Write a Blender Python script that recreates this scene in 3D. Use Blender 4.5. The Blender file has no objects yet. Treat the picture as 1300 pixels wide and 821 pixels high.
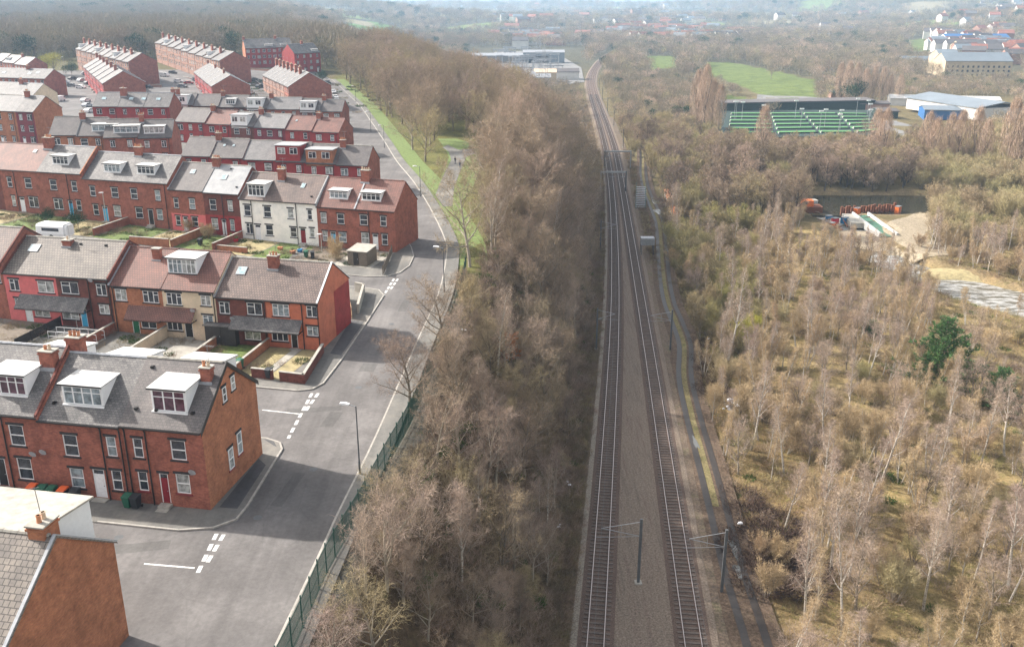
import bpy, math, random
import numpy as np
from mathutils import Vector, Matrix
R=math.radians; rnd=random.Random(7); npr=np.random.RandomState(11)
sc=bpy.context.scene; COL=sc.collection
# ---------------------------------------------------------------- layout helper: a bearing/height pair on a level plane -> world point
F=1106.0; H=54.0; PT=R(18)
def P(x,y,z=18.0):
    u=(x-650)/F; v=(365-y)/F
    d=(u,math.cos(PT)+v*math.sin(PT),-math.sin(PT)+v*math.cos(PT)); t=(z-H)/d[2]
    return (d[0]*t,d[1]*t)
def Q(X,Y,Z):
    dz=Z-H; zc=Y*math.cos(PT)-dz*math.sin(PT); yc=Y*math.sin(PT)+dz*math.cos(PT)
    return 650+F*X/zc,365-F*yc/zc
# ---------------------------------------------------------------- materials
M={}
def nodes(name):
    m=bpy.data.materials.new(name); m.use_nodes=True; nt=m.node_tree; b=nt.nodes['Principled BSDF']; M[name]=m
    return m,nt,b
def N(nt,t,**k):
    n=nt.nodes.new(t)
    for a,v in k.items():
        if hasattr(n,a): setattr(n,a,v)
        else: n.inputs[a].default_value=v
    return n
def c4(c): return (c[0],c[1],c[2],1)
def ramp(nt,fac,stops):
    r=nt.nodes.new('ShaderNodeValToRGB'); e=r.color_ramp.elements
    while len(e)<len(stops): e.new(.5)
    for i,(p,c) in enumerate(stops): e[i].position=p; e[i].color=c4(c) if not isinstance(c,float) else (c,c,c,1)
    nt.links.new(fac,r.inputs[0]); return r.outputs[0]
def mixc(nt,fac,a,b,mode='MIX'):
    m=nt.nodes.new('ShaderNodeMix'); m.data_type='RGBA'; m.blend_type=mode
    for s,v in ((0,fac),(6,a),(7,b)):
        if isinstance(v,(int,float)): m.inputs[s].default_value=v
        elif isinstance(v,tuple): m.inputs[s].default_value=c4(v)
        else: nt.links.new(v,m.inputs[s])
    return m.outputs[2]
def noise(nt,scale,detail=4,rough=.6,vec=None):
    n=nt.nodes.new('ShaderNodeTexNoise'); n.inputs['Scale'].default_value=scale; n.inputs['Detail'].default_value=detail; n.inputs['Roughness'].default_value=rough
    if vec is not None: nt.links.new(vec,n.inputs['Vector'])
    return n.outputs[0]
def geo(nt): return nt.nodes.new('ShaderNodeNewGeometry').outputs['Position']
def objc(nt): return nt.nodes.new('ShaderNodeTexCoord').outputs['Object']
def bump(nt,b,h,st=.4,dist=.05):
    n=nt.nodes.new('ShaderNodeBump'); n.inputs['Strength'].default_value=st; n.inputs['Distance'].default_value=dist
    nt.links.new(h,n.inputs['Height']); nt.links.new(n.outputs[0],b.inputs['Normal'])
def plain(name,c,rough=.7,var=.25,scale=3,metal=0):
    m,nt,b=nodes(name); v=noise(nt,scale,5,.65,geo(nt))
    d=tuple(x*(1-var) for x in c); l=tuple(min(1,x*(1+var)) for x in c)
    nt.links.new(ramp(nt,v,[(.3,d),(.7,l)]),b.inputs['Base Color']); b.inputs['Roughness'].default_value=rough; b.inputs['Metallic'].default_value=metal
    return m
def wallvec(nt):
    o=objc(nt); s=nt.nodes.new('ShaderNodeSeparateXYZ'); nt.links.new(o,s.inputs[0])
    a=nt.nodes.new('ShaderNodeMath'); a.operation='ADD'; nt.links.new(s.outputs[0],a.inputs[0]); nt.links.new(s.outputs[1],a.inputs[1])
    c=nt.nodes.new('ShaderNodeCombineXYZ'); nt.links.new(a.outputs[0],c.inputs[0]); nt.links.new(s.outputs[2],c.inputs[1]); return c.outputs[0]
def brick(name,c1,c2,mortar,soot=.45,paint=False):
    m,nt,b=nodes(name); v=wallvec(nt)
    t=nt.nodes.new('ShaderNodeTexBrick'); nt.links.new(v,t.inputs['Vector'])
    t.inputs['Scale'].default_value=1; t.inputs['Brick Width'].default_value=.23; t.inputs['Row Height'].default_value=.078; t.inputs['Mortar Size'].default_value=.007 if not paint else .004
    t.inputs['Color1'].default_value=c4(c1); t.inputs['Color2'].default_value=c4(c2); t.inputs['Mortar'].default_value=c4(mortar); t.inputs['Bias'].default_value=-.1
    n=noise(nt,.9,6,.7,geo(nt)); k=ramp(nt,n,[(.3,(1-soot,)*3),(.62,(1.15,1.12,1.1))])
    col=mixc(nt,1.0,t.outputs[0],k,'MULTIPLY')
    n2=noise(nt,5,4,.7,geo(nt)); col=mixc(nt,.6 if not paint else .15,col,ramp(nt,n2,[(.3,(.65,.62,.62)),(.7,(1.25,1.2,1.15))]),'MULTIPLY')
    nt.links.new(col,b.inputs['Base Color']); b.inputs['Roughness'].default_value=.85 if not paint else .6
    b.inputs['Specular IOR Level'].default_value=.3
    bump(nt,b,t.outputs[1],-.35 if not paint else -.1,.01); return m
def roofmat(name,c1,c2,dark,rowh=.25,bw=.3,pantile=False,stain=.35):
    m,nt,b=nodes(name); o=objc(nt)
    s=nt.nodes.new('ShaderNodeSeparateXYZ'); nt.links.new(o,s.inputs[0])
    mu=nt.nodes.new('ShaderNodeMath'); mu.operation='MULTIPLY'; mu.inputs[1].default_value=1.78; nt.links.new(s.outputs[2],mu.inputs[0])
    c=nt.nodes.new('ShaderNodeCombineXYZ'); nt.links.new(s.outputs[0],c.inputs[0]); nt.links.new(mu.outputs[0],c.inputs[1])
    t=nt.nodes.new('ShaderNodeTexBrick'); nt.links.new(c.outputs[0],t.inputs['Vector']); t.inputs['Scale'].default_value=1
    t.inputs['Brick Width'].default_value=bw; t.inputs['Row Height'].default_value=rowh; t.inputs['Mortar Size'].default_value=.02 if not pantile else .032
    t.inputs['Color1'].default_value=c4(c1); t.inputs['Color2'].default_value=c4(c2); t.inputs['Mortar'].default_value=c4(dark); t.inputs['Mortar Smooth'].default_value=.4
    n=noise(nt,.6,6,.7,geo(nt)); col=mixc(nt,1.0,t.outputs[0],ramp(nt,n,[(.32,(1-stain,)*3),(.66,(1.2,1.17,1.12))]),'MULTIPLY')
    n2=noise(nt,7,4,.8,geo(nt)); col=mixc(nt,.7,col,ramp(nt,n2,[(.3,(.68,.68,.7)),(.7,(1.3,1.28,1.22))]),'MULTIPLY')
    nt.links.new(col,b.inputs['Base Color']); b.inputs['Roughness'].default_value=.7; bump(nt,b,t.outputs[1],-.7,.03); return m
brick('brick_red',(.37,.12,.078),(.26,.078,.055),(.2,.14,.115),.42)
brick('brick_orange',(.43,.17,.085),(.33,.12,.065),(.25,.17,.12),.35)
brick('brick_dark',(.2,.06,.045),(.14,.045,.036),(.11,.075,.065),.45)
brick('brick_pale',(.36,.2,.15),(.28,.15,.11),(.25,.2,.17),.3)
brick('paint_red',(.3,.035,.035),(.27,.03,.03),(.25,.03,.03),.3,True)
brick('paint_maroon',(.2,.03,.045),(.17,.028,.04),(.15,.03,.03),.3,True)
brick('paint_pink',(.6,.15,.15),(.57,.14,.14),(.54,.13,.13),.15,True)
brick('paint_orange_red',(.5,.16,.09),(.47,.145,.085),(.4,.12,.07),.25,True)
brick('render_white',(.82,.81,.77),(.81,.8,.76),(.78,.77,.73),.1,True)
brick('render_cream',(.62,.52,.38),(.6,.5,.37),(.58,.5,.36),.18,True)
roofmat('slate_grey',(.19,.182,.182),(.11,.106,.112),(.06,.058,.062),.22,.3,stain=.45)
roofmat('slate_brown',(.14,.125,.125),(.1,.09,.092),(.065,.06,.062),.25,.32,stain=.25)
roofmat('slate_pale',(.2,.195,.2),(.155,.15,.155),(.1,.1,.105),.22,.3,stain=.25)
roofmat('slate_far',(.125,.12,.125),(.09,.086,.09),(.06,.058,.06),.22,.3,stain=.5)
roofmat('tile_brown',(.17,.12,.105),(.125,.09,.083),(.045,.033,.032),.32,.3,True)
roofmat('tile_red',(.21,.088,.068),(.16,.07,.057),(.062,.03,.026),.32,.3,True)
roofmat('tile_grey',(.2,.175,.155),(.15,.132,.122),(.05,.043,.04),.36,.34,True)
roofmat('felt_grey',(.3,.31,.33),(.28,.29,.31),(.24,.25,.27),1.1,9,stain=.2)
plain('upvc',(.78,.78,.78),.35,.05)
plain('flat_roof',(.46,.46,.45),.6,.18,1.2)
plain('black_stone',(.022,.02,.022),.7,.3)
plain('red_stone',(.2,.025,.03),.6,.2)
plain('lead',(.32,.33,.35),.5,.2)
plain('pot',(.48,.2,.1),.8,.25)
plain('pot_pale',(.55,.42,.3),.8,.25)
plain('gutter',(.015,.014,.014),.4,.1)
plain('concrete',(.34,.32,.28),.9,.25,1.5)
plain('timber',(.3,.2,.12),.85,.3,4)
plain('old_timber',(.16,.13,.1),.9,.3,4)
plain('dark_timber',(.035,.03,.028),.8,.3,4)
plain('steel',(.33,.34,.35),.45,.15,3,.6)
plain('mast_steel',(.09,.095,.1),.6,.2)
plain('green_paint',(.01,.07,.055),.5,.25)
plain('rubber',(.02,.02,.02),.8,.1)
plain('white_line',(.62,.62,.6),.8,.35,6)
plain('yellow_line',(.6,.42,.06),.8,.3,6)
for n,c in dict(bin_green=(.015,.1,.06),bin_black=(.02,.024,.03),lid_orange=(.7,.12,.03),blue=(.03,.2,.42),door_red=(.22,.01,.02),door_green=(.01,.12,.05),door_white=(.75,.75,.76),door_dark=(.02,.018,.018),door_cyan=(.05,.36,.6),yellow=(.75,.5,.02),orange=(.7,.16,.03),plastic_red=(.5,.01,.03)).items(): plain(n,c,.45,.1,5)
def glass(name,c,r=.08):
    m,nt,b=nodes(name); n=noise(nt,2.2,3,.6,geo(nt)); nt.links.new(ramp(nt,n,[(.35,tuple(x*.5 for x in c)),(.65,tuple(x*1.5 for x in c))]),b.inputs['Base Color'])
    b.inputs['Roughness'].default_value=r; b.inputs['Specular IOR Level'].default_value=.8; return m
glass('glass_dark',(.03,.035,.045)); glass('glass_curtain',(.3,.31,.3)); glass('glass_purple',(.09,.04,.06)); glass('glass_pale',(.2,.24,.26)); glass('glass_sky',(.3,.42,.45),.15)
def asphalt(name,c,patch):
    m,nt,b=nodes(name); g=geo(nt)
    n=noise(nt,.16,5,.65,g); col=ramp(nt,n,[(.35,tuple(x*.82 for x in c)),(.5,c),(.68,patch)])
    col=mixc(nt,.5,col,ramp(nt,noise(nt,2.5,6,.8,g),[(.35,(.75,)*3),(.65,(1.25,)*3)]),'MULTIPLY')
    mp=nt.nodes.new('ShaderNodeMapping'); mp.inputs['Rotation'].default_value=(0,0,R(8)); mp.inputs['Scale'].default_value=(1.1,.05,1); nt.links.new(g,mp.inputs[0])
    col=mixc(nt,.6,col,ramp(nt,noise(nt,1,3,.6,mp.outputs[0]),[(.35,(.85,)*3),(.65,(1.15,)*3)]),'MULTIPLY')
    v=nt.nodes.new('ShaderNodeTexVoronoi'); v.feature='DISTANCE_TO_EDGE'; v.inputs['Scale'].default_value=.22; w=mixc(nt,.12,g,nt.nodes.new('ShaderNodeTexNoise').outputs[1]); nt.links.new(w,v.inputs['Vector'])
    col=mixc(nt,.12,col,ramp(nt,v.outputs[0],[(.0,(.35,)*3),(.012,(1.,)*3)]),'MULTIPLY')
    nt.links.new(col,b.inputs['Base Color']); b.inputs['Roughness'].default_value=.85; b.inputs['Specular IOR Level'].default_value=.25; return m
asphalt('asphalt',(.128,.12,.117),(.18,.17,.165)); asphalt('repair_tar',(.105,.1,.097),(.13,.125,.12)); asphalt('pavement_tar',(.15,.145,.135),(.22,.205,.18)); asphalt('pavement_dark',(.075,.075,.08),(.1,.1,.1))
plain('kerb_stone',(.33,.31,.28),.85,.25,2)
plain('grass',(.11,.155,.035),.9,.35,1.5); plain('dry_grass',(.3,.25,.13),.9,.35,1.2); plain('lawn_moss',(.1,.14,.03),.9,.5,2)
# ---------------------------------------------------------------- mesh builder
class MB:
    def __init__(s): s.v=[]; s.f=[]; s.m=[]
    def add(s,vs,fs,mi=0):
        o=len(s.v); s.v+= [tuple(v) for v in vs]; s.f+=[tuple(i+o for i in f) for f in fs]; s.m+=[mi]*len(fs); return s
    def box(s,x0,y0,z0,x1,y1,z1,mi=0,T=None):
        vs=[(x,y,z) for z in (z0,z1) for y in (y0,y1) for x in (x0,x1)]
        if T is not None: vs=[tuple(T@Vector(v)) for v in vs]
        return s.add(vs,[(0,2,3,1),(4,5,7,6),(0,1,5,4),(1,3,7,5),(3,2,6,7),(2,0,4,6)],mi)
    def quad(s,a,b,c,d,mi=0): return s.add([a,b,c,d],[(0,1,2,3)],mi)
    def poly(s,pts,mi=0): return s.add(pts,[tuple(range(len(pts)))],mi)
    def prism(s,pts,z0,z1,mi=0):
        n=len(pts); a=sum(pts[i][0]*pts[(i+1)%n][1]-pts[(i+1)%n][0]*pts[i][1] for i in range(n))
        if a<0: pts=pts[::-1]
        vs=[(x,y,z0) for x,y in pts]+[(x,y,z1) for x,y in pts]
        return s.add(vs,[tuple(range(n))[::-1],tuple(range(n,2*n))]+[(i,(i+1)%n,n+(i+1)%n,n+i) for i in range(n)],mi)
    def ext(s,prof,axis,a,b,mi=0):
        # profile (p,q) extruded along axis 'x' (p=y,q=z) or 'y' (p=x,q=z)
        n=len(prof); g=(lambda t,p,q:(t,p,q)) if axis=='x' else (lambda t,p,q:(p,t,q))
        vs=[g(a,p,q) for p,q in prof]+[g(b,p,q) for p,q in prof]
        return s.add(vs,[tuple(range(n))[::-1],tuple(range(n,2*n))]+[(i,(i+1)%n,n+(i+1)%n,n+i) for i in range(n)],mi)
    def tube(s,a,b,r0,r1=None,n=6,mi=0,cap=True):
        r1=r0 if r1 is None else r1; a=Vector(a); b=Vector(b); d=(b-a)
        if d.length<1e-6: return s
        d.normalize(); u=d.orthogonal().normalized(); w=d.cross(u); vs=[]
        for c,r in ((a,r0),(b,r1)):
            for k in range(n):
                t=2*math.pi*k/n; vs.append(tuple(c+u*(r*math.cos(t))+w*(r*math.sin(t))))
        fs=[(k,(k+1)%n,n+(k+1)%n,n+k) for k in range(n)]
        if cap: fs+=[tuple(range(n))[::-1],tuple(range(n,2*n))]
        return s.add(vs,fs,mi)
    def build(s,name,mats,parent=None,loc=None,rz=0):
        me=bpy.data.meshes.new(name); me.from_pydata(s.v,[],s.f)
        if not isinstance(mats,(list,tuple)): mats=[mats]
        for m in mats: me.materials.append(M[m] if isinstance(m,str) else m)
        if len(mats)>1: me.polygons.foreach_set('material_index',s.m)
        me.update(); o=bpy.data.objects.new(name,me); COL.objects.link(o)
        if parent is not None: o.parent=parent
        if loc is not None: o.location=loc
        o.rotation_euler[2]=rz; return o
def tag(o,label=None,cat=None,group=None,kind=None):
    for k,v in (('label',label),('category',cat),('group',group),('kind',kind)):
        if v: o[k]=v
    return o
def empty(name,loc,rz=0,label=None,cat=None,group=None):
    o=bpy.data.objects.new(name,None); o.empty_display_size=.3; COL.objects.link(o); o.location=loc; o.rotation_euler[2]=rz
    return tag(o,label,cat,group)
def kids(o): return KID.get(o.name,[])
def dup(root,loc,rz=0,label=None,group=None,scale=1):
    r=root.copy(); COL.objects.link(r); r.location=loc; r.rotation_euler[2]=rz
    r.scale=(scale,)*3 if isinstance(scale,(int,float)) else scale
    if label: r['label']=label
    if group: r['group']=group
    for ch in root.children:
        c=ch.copy(); COL.objects.link(c); c.parent=r
        for g in ch.children:
            d=g.copy(); COL.objects.link(d); d.parent=c
    return r
def inpoly(x,y,poly):
    c=False; n=len(poly); j=n-1
    for i in range(n):
        xi,yi=poly[i]; xj,yj=poly[j]
        if (yi>y)!=(yj>y) and x<(xj-xi)*(y-yi)/(yj-yi)+xi: c=not c
        j=i
    return c
def inpolyv(X,Y,poly):
    c=np.zeros(X.shape,bool); n=len(poly); j=n-1
    for i in range(n):
        xi,yi=poly[i]; xj,yj=poly[j]
        if yi!=yj: c^=((yi>Y)!=(yj>Y))&(X<(xj-xi)*(Y-yi)/(yj-yi)+xi)
        j=i
    return c
# ---------------------------------------------------------------- the lie of the land
RL=[(752,771.2,731),(760.2,776.4,630),(763,778.5,601),(770,783,500),(772.3,785,471),(777.2,786.7,370),(777.5,786.5,351),(775,781.2,250),(771.8,777.3,226),(768.5,773,195),(760,763.6,160),(748.5,751.5,122),(745.5,748,105),(749,751,92),(757,759,80),(768,770,70),(781,783,64)]
RR=[(857.4,877,731),(844.3,860.3,630),(840.9,856,601),(826.5,839.4,500),(822,834.6,471),(806.9,816.6,370),(803.8,813.3,351),(788.8,795.6,250),(785,790.8,226),(780.5,785,195),(769.5,773,160),(755.5,758,122),(751.5,753.5,105),(754,756,92),(761,763,80),(772,774,70),(787,789,64)]
def centre(T):
    p=[P((a+b)/2,y,0) for a,b,y in T]; ys=[q[1] for q in p]; xs=[q[0] for q in p]
    k=(xs[1]-xs[0])/(ys[1]-ys[0]); ys=[ys[0]-60]+ys; xs=[xs[0]-60*k]+xs
    yy=np.linspace(ys[0],ys[-1],600); xx=np.interp(yy,ys,xs)
    ker=np.ones(41)/41; pad=np.concatenate([xx[0]+(np.arange(-20,0))*(xx[1]-xx[0]),xx,xx[-1]+(np.arange(1,21))*(xx[-1]-xx[-2])]); xx=np.convolve(pad,ker,'valid')
    return ys,xs,yy,xx
_,_,YL,XLv=centre(RL); _,_,YR,XRv=centre(RR)
def sm(t): t=np.clip(t,0,1); return t*t*(3-2*t)
def XL(Y): return np.interp(Y,YL,XLv)
def XR(Y): return np.interp(Y,YR,XRv)
def EDGE(Y): return np.interp(Y,[0,30,49,70,116,150,200,250,300,350,420,500,600,900,1500,3000],[-18,-14.2,-11.3,-8.2,-5.2,-3.5,0,2,-4,-20,-46,-80,-125,-230,-420,-700])
RIV=[(42,262,9),(60,262,11),(80,262,13),(104,262,14),(128,262,12),(150,258,10),(190,262,10),(260,280,12),(500,300,12)]
RIV2=[(92,250,7),(95,232,5),(88,215,6),(92,195,7),(100,175,9),(112,158,11),(128,140,12),(150,118,12),(190,85,12)]
def rivdist(X,Y,pts):
    d=np.full(np.shape(X),1e9)
    for (x0,y0,w0),(x1,y1,w1) in zip(pts[:-1],pts[1:]):
        dx,dy=x1-x0,y1-y0; t=np.clip(((X-x0)*dx+(Y-y0)*dy)/(dx*dx+dy*dy),0,1)
        d=np.minimum(d,np.hypot(X-x0-t*dx,Y-y0-t*dy)-(w0+(w1-w0)*t))
    return d
def rise(X): return np.minimum(.035*np.maximum(0,-X-32),2.4)
def wob(X,Y):
    return (np.sin(X*.0031+1.3)*np.cos(Y*.0027+.5)+.5*np.sin(X*.0074+Y*.0041)+.35*np.cos(Y*.0092-X*.0063+2))
def ground(X,Y):
    X=np.asarray(X,float); Y=np.asarray(Y,float)
    far=33*sm((Y-1500)/3300)+15*sm((Y-1000)/1500)*wob(X,Y)*(1-.6*sm((Y-3900)/1200))+5*sm((-X-200)/800)*sm((Y-4000)/800)
    rh=46*sm((X-330-.12*(Y-700))/800)*sm((Y-620)/700)
    pl=17.9+rise(X)+7*sm((Y-340)/200)+17*sm((Y-620)/1100)*sm((-X-60)/300)
    xr=XR(Y); v=-.35-1.0*sm((X-xr-6)/20)-2.0*sm((X-xr-25)/60)*(1-sm((Y-500)/400))+.35*np.sin(X*.21+Y*.13)*sm((X-xr-8)/10)+.3*np.sin(X*.09-Y*.17)*sm((X-xr-8)/10)
    rv=np.minimum(rivdist(X,Y,RIV),rivdist(X,Y,RIV2)); v=v-2.6*sm((2.5-rv)/5)*sm((X-xr-15)/10)
    e=EDGE(Y); foot=np.minimum(XL(Y)-3.2,e+50+np.maximum(0,Y-400)*.25)
    foot=np.maximum(foot,e+4); w=sm((foot-X)/(foot-e))
    wl=np.where(Y<2400,w,w*(1-sm((Y-2400)/1500)))
    z=v+far*(1-.0*wl)+rh; z=z*(1-wl)+np.maximum(pl+.0*far,pl)*wl+far*wl*.75
    return z
def gz(x,y): return float(ground(np.array([float(x)]),np.array([float(y)]))[0])
def gm(x,y):
    # height of the rendered terrain sheet itself (bilinear in its grid)
    i=min(max(int(np.searchsorted(XS,x))-1,0),len(XS)-2); j=min(max(int(np.searchsorted(YS,y))-1,0),len(YS)-2)
    a=(x-XS[i])/(XS[i+1]-XS[i]); b=(y-YS[j])/(YS[j+1]-YS[j]); Z=GZ
    return float(Z[j,i]*(1-a)*(1-b)+Z[j,i+1]*a*(1-b)+Z[j+1,i]*(1-a)*b+Z[j+1,i+1]*a*b)
def axis(lo,a,b,hi,step,g):
    c=list(np.arange(a,b+step,step)); s=step; x=c[-1]
    while x<hi: s*=g; x+=s; c.append(x)
    s=step; x=c[0]; p=[]
    while x>lo: s*=g; x-=s; p.append(x)
    return np.array(p[::-1]+c)
XS=axis(-5200,-40,130,5200,1.6,1.035); YS=axis(-30,36,170,9000,1.6,1.016)
XX,YY=np.meshgrid(XS,YS); GZ=ground(XX,YY)
GOLF=[[(818,70),(855,70),(862,84),(826,86)],[(898,77),(930,78),(985,88),(1035,98),(1038,120),(985,120),(960,112),(928,100),(895,90)],[(920,115),(958,118),(955,135),(925,132)],[(1150,55),(1200,52),(1200,66),(1160,66)]]
LAWN=[P(*q) for q in [(556,262),(572,262),(590,232),(608,196),(606,186),(585,178),(560,176),(574,195),(566,215),(556,235)]]
PARKHILL=[(430,33),(470,27),(510,36),(508,46),(470,50),(436,42)]
RK_=[(-15.0,30),(-9.7,108),(-10.9,136)]+[P(*q) for q in [(545,263),(524,230),(503.5,205),(489,182),(470,155),(454,134.6),(433,118),(421,111)]]
def build_terrain():
    ny,nx=GZ.shape; vs=np.stack([XX.ravel(),YY.ravel(),GZ.ravel()],1)
    i=np.arange(nx-1)[None,:]+nx*np.arange(ny-1)[:,None]; i=i.ravel()
    fs=np.stack([i,i+1,i+nx+1,i+nx],1)
    me=bpy.data.meshes.new('ground'); me.from_pydata(vs.tolist(),[],fs.tolist())
    X,Y,Z=vs.T; col=np.zeros((len(X),4)); col[:,3]=1
    def setc(mask,c): 
        mask=mask[:,None] if mask.dtype!=bool else mask[:,None].astype(float)
        col[:,:3]=col[:,:3]*(1-mask)+np.array(c)*mask
    e=EDGE(Y); xr=XR(Y)
    setc(np.ones(len(X),bool),(.15,.125,.07))
    setc(sm((Y-500)/400),(.085,.08,.055))
    setc((X<e+1)&(Y<330),(.13,.13,.12)); rkx=np.interp(Y,[q[1] for q in RK_],[q[0] for q in RK_]); setc((X>rkx+1)&(X<e+2)&(Y>112)&(Y<460),(.13,.13,.05)); setc((X<e)&(Y>425)&(Y<800),(.12,.11,.06)); 
    setc((X<XL(Y)-1)&(X>e+.5)&(Y<500),(.11,.08,.055))
    setc((X>xr+4)&(X<xr+60)&(Y<130),(.25,.185,.1)); setc(sm((X-xr-16)/8)*(Y<230),(.3,.235,.125))
    kx,ky=Q(X,Y,Z*0)
    for g in GOLF: setc(inpolyv(kx,ky,g)&(Y>300),(.125,.165,.055))
    kx,ky=Q(X,Y,Z); setc(inpolyv(kx,ky,PARKHILL)&(Y>600),(.1,.2,.045))
    f=(np.sin(X*.011+Y*.003)*np.sin(Y*.006-X*.004)+.5*np.sin(X*.02+2)*np.cos(Y*.013)); setc(((f>.62)&(Y>1500)),(.15,.2,.07)); setc(((f<-.75)&(Y>1600)),(.25,.22,.15))
    rv=np.minimum(rivdist(X,Y,RIV),rivdist(X,Y,RIV2)); setc(sm((3-np.abs(rv-1.5))/3)*(X>xr+20)*(Y<330)*1.0,(.22,.17,.11))
    at=me.color_attributes.new('cover','FLOAT_COLOR','POINT'); at.data.foreach_set('color',col.ravel())
    m,nt,b=nodes('ground_cover'); a=nt.nodes.new('ShaderNodeVertexColor'); a.layer_name='cover'; g=geo(nt)
    c=mixc(nt,1.0,a.outputs[0],ramp(nt,noise(nt,.12,6,.7,g),[(.3,(.6,.62,.6)),(.55,(1.,1.,1.)),(.72,(1.3,1.2,1.05))]),'MULTIPLY')
    c=mixc(nt,.9,c,ramp(nt,noise(nt,1.7,8,.8,g),[(.33,(.42,.42,.42)),(.5,(1,.97,.9)),(.68,(1.5,1.42,1.3))]),'MULTIPLY')
    gr=ramp(nt,noise(nt,.35,5,.75,g),[(.56,(0.,)*3),(.66,(1.,)*3)]); c=mixc(nt,ramp(nt,gr,[(0.,0.),(1.,.42)]),c,(.12,.13,.035))
    nt.links.new(c,b.inputs['Base Color']); b.inputs['Roughness'].default_value=1; b.inputs['Specular IOR Level'].default_value=.1
    bump(nt,b,noise(nt,2.5,6,.8,g),.8,.25)
    me.materials.append(m); o=bpy.data.objects.new('ground',me); COL.objects.link(o); tag(o,kind='structure')
    for p in me.polygons: p.use_smooth=True
build_terrain()
# tops of pavement / road
def drape(name,poly,mat,off,kind='structure',step=None):
    o=MB(); o.poly([(x,y,gz(x,y)+off) for x,y in poly]); ob=o.build(name,mat); return tag(ob,kind=kind)
def strip(mb,pts,w0,w1,off,zf,mi=0):
    """ribbon along pts between lateral offsets w0..w1, height zf(x,y)+off"""
    pr=None
    for i,(x,y) in enumerate(pts):
        a=pts[max(i-1,0)]; b=pts[min(i+1,len(pts)-1)]; dx,dy=b[0]-a[0],b[1]-a[1]; l=math.hypot(dx,dy) or 1; nx,ny=dy/l,-dx/l
        p=(x+nx*w0,y+ny*w0); q=(x+nx*w1,y+ny*w1); cur=((p[0],p[1],zf(*p)+off),(q[0],q[1],zf(*q)+off))
        if pr: mb.quad(pr[0],pr[1],cur[1],cur[0],mi)
        pr=cur
def offs(pts,w):
    r=[]
    for i,(x,y) in enumerate(pts):
        a=pts[max(i-1,0)]; b=pts[min(i+1,len(pts)-1)]; dx,dy=b[0]-a[0],b[1]-a[1]; l=math.hypot(dx,dy) or 1; r.append((x+dy/l*w,y-dx/l*w))
    return r
def catmull(pts,n=6):
    r=[]
    for i in range(len(pts)-1):
        p0=pts[max(i-1,0)];p1=pts[i];p2=pts[i+1];p3=pts[min(i+2,len(pts)-1)]
        for k in range(n):
            t=k/n; r.append(tuple(.5*((2*b)+(-a+c)*t+(2*a-5*b+4*c-d)*t*t+(-a+3*b-3*c+d)*t**3) for a,b,c,d in zip(p0,p1,p2,p3)))
    return r+[tuple(pts[-1])]
# ---------------------------------------------------------------- streets
def zt(x,y): return gm(x,y)
def clipx(poly,lo,hi):
    def half(pts,k,s):
        r=[]
        for i in range(len(pts)):
            a,b=pts[i-1],pts[i]; ia=s*(a[0]-k)>=0; ib=s*(b[0]-k)>=0
            if ia!=ib: t=(k-a[0])/(b[0]-a[0]); r.append((k,a[1]+t*(b[1]-a[1])))
            if ib: r.append(b)
        return r
    p=half(poly,lo,1); return half(p,hi,-1) if p else p
def slab(name,poly,mat,top,depth=.2,step=4,zf=None,kerb=None):
    zf=zf or (lambda x,y:17.9+float(rise(np.array(x)))); mb=MB(); xs=[p[0] for p in poly]; x=min(xs)
    while x<max(xs):
        c=clipx(poly,x,x+step)
        if len(c)>2:
            sw=[(b,a) for a,b in c]; y=min(b for a,b in c); ye=max(b for a,b in c)
            while y<ye:
                e=clipx(sw,y,y+step*1.5)
                if len(e)>2: mb.poly([(a,b,zf(a,b)+top) for b,a in e],0)
                y+=step*1.5
        x+=step
    n=len(poly)
    for i in range(n):
        a,b=poly[i],poly[(i+1)%n]; m=max(1,int(math.hypot(b[0]-a[0],b[1]-a[1])/step))
        for k in range(m):
            p=(a[0]+(b[0]-a[0])*k/m,a[1]+(b[1]-a[1])*k/m); q=(a[0]+(b[0]-a[0])*(k+1)/m,a[1]+(b[1]-a[1])*(k+1)/m)
            mb.quad((*p,zf(*p)+top-depth),(*q,zf(*q)+top-depth),(*q,zf(*q)+top),(*p,zf(*p)+top),1 if kerb else 0)
    if kerb:
        pts=poly+[poly[0],poly[1]]
        cx=sum(p[0] for p in poly)/n; cy=sum(p[1] for p in poly)/n
        for i in range(n):
            a,b=poly[i],poly[(i+1)%n]; dx,dy=b[0]-a[0],b[1]-a[1]; l=math.hypot(dx,dy); nx,ny=-dy/l*.16,dx/l*.16
            if not inpoly((a[0]+b[0])/2+nx,(a[1]+b[1])/2+ny,poly): nx,ny=-nx,-ny
            m=max(1,int(l/step))
            for k in range(m):
                p=(a[0]+dx*k/m,a[1]+dy*k/m); q=(a[0]+dx*(k+1)/m,a[1]+dy*(k+1)/m)
                mb.quad((*p,zf(*p)+top+.006),(*q,zf(*q)+top+.006),(q[0]+nx,q[1]+ny,zf(*q)+top+.006),(p[0]+nx,p[1]+ny,zf(*p)+top+.006),1)
    return tag(mb.build(name,[mat,kerb] if kerb else [mat]),kind='structure')
RK=[(-15.0,30),(-13.4,50.4),(-13,56.6),(-12,68.7),(-10.8,90),(-9.7,108),(-9.9,125),(-10.9,136)]+[P(*q) for q in [(545,263),(524,230),(503.5,205),(489,182),(470,155),(454,134.6),(433,118),(421,111)]]
LK=[(-16.4,118),(-15,125),(-16,133),(-18.4,142.6)]+[P(*q) for q in [(506,250),(498,215),(474,190),(452,165),(437,145),(424,128),(408,119)]]
RKs=catmull(RK,4)
far3=[(-100,440),(-250,430),(-250,60),(-60,40),(-22,26)]
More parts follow.
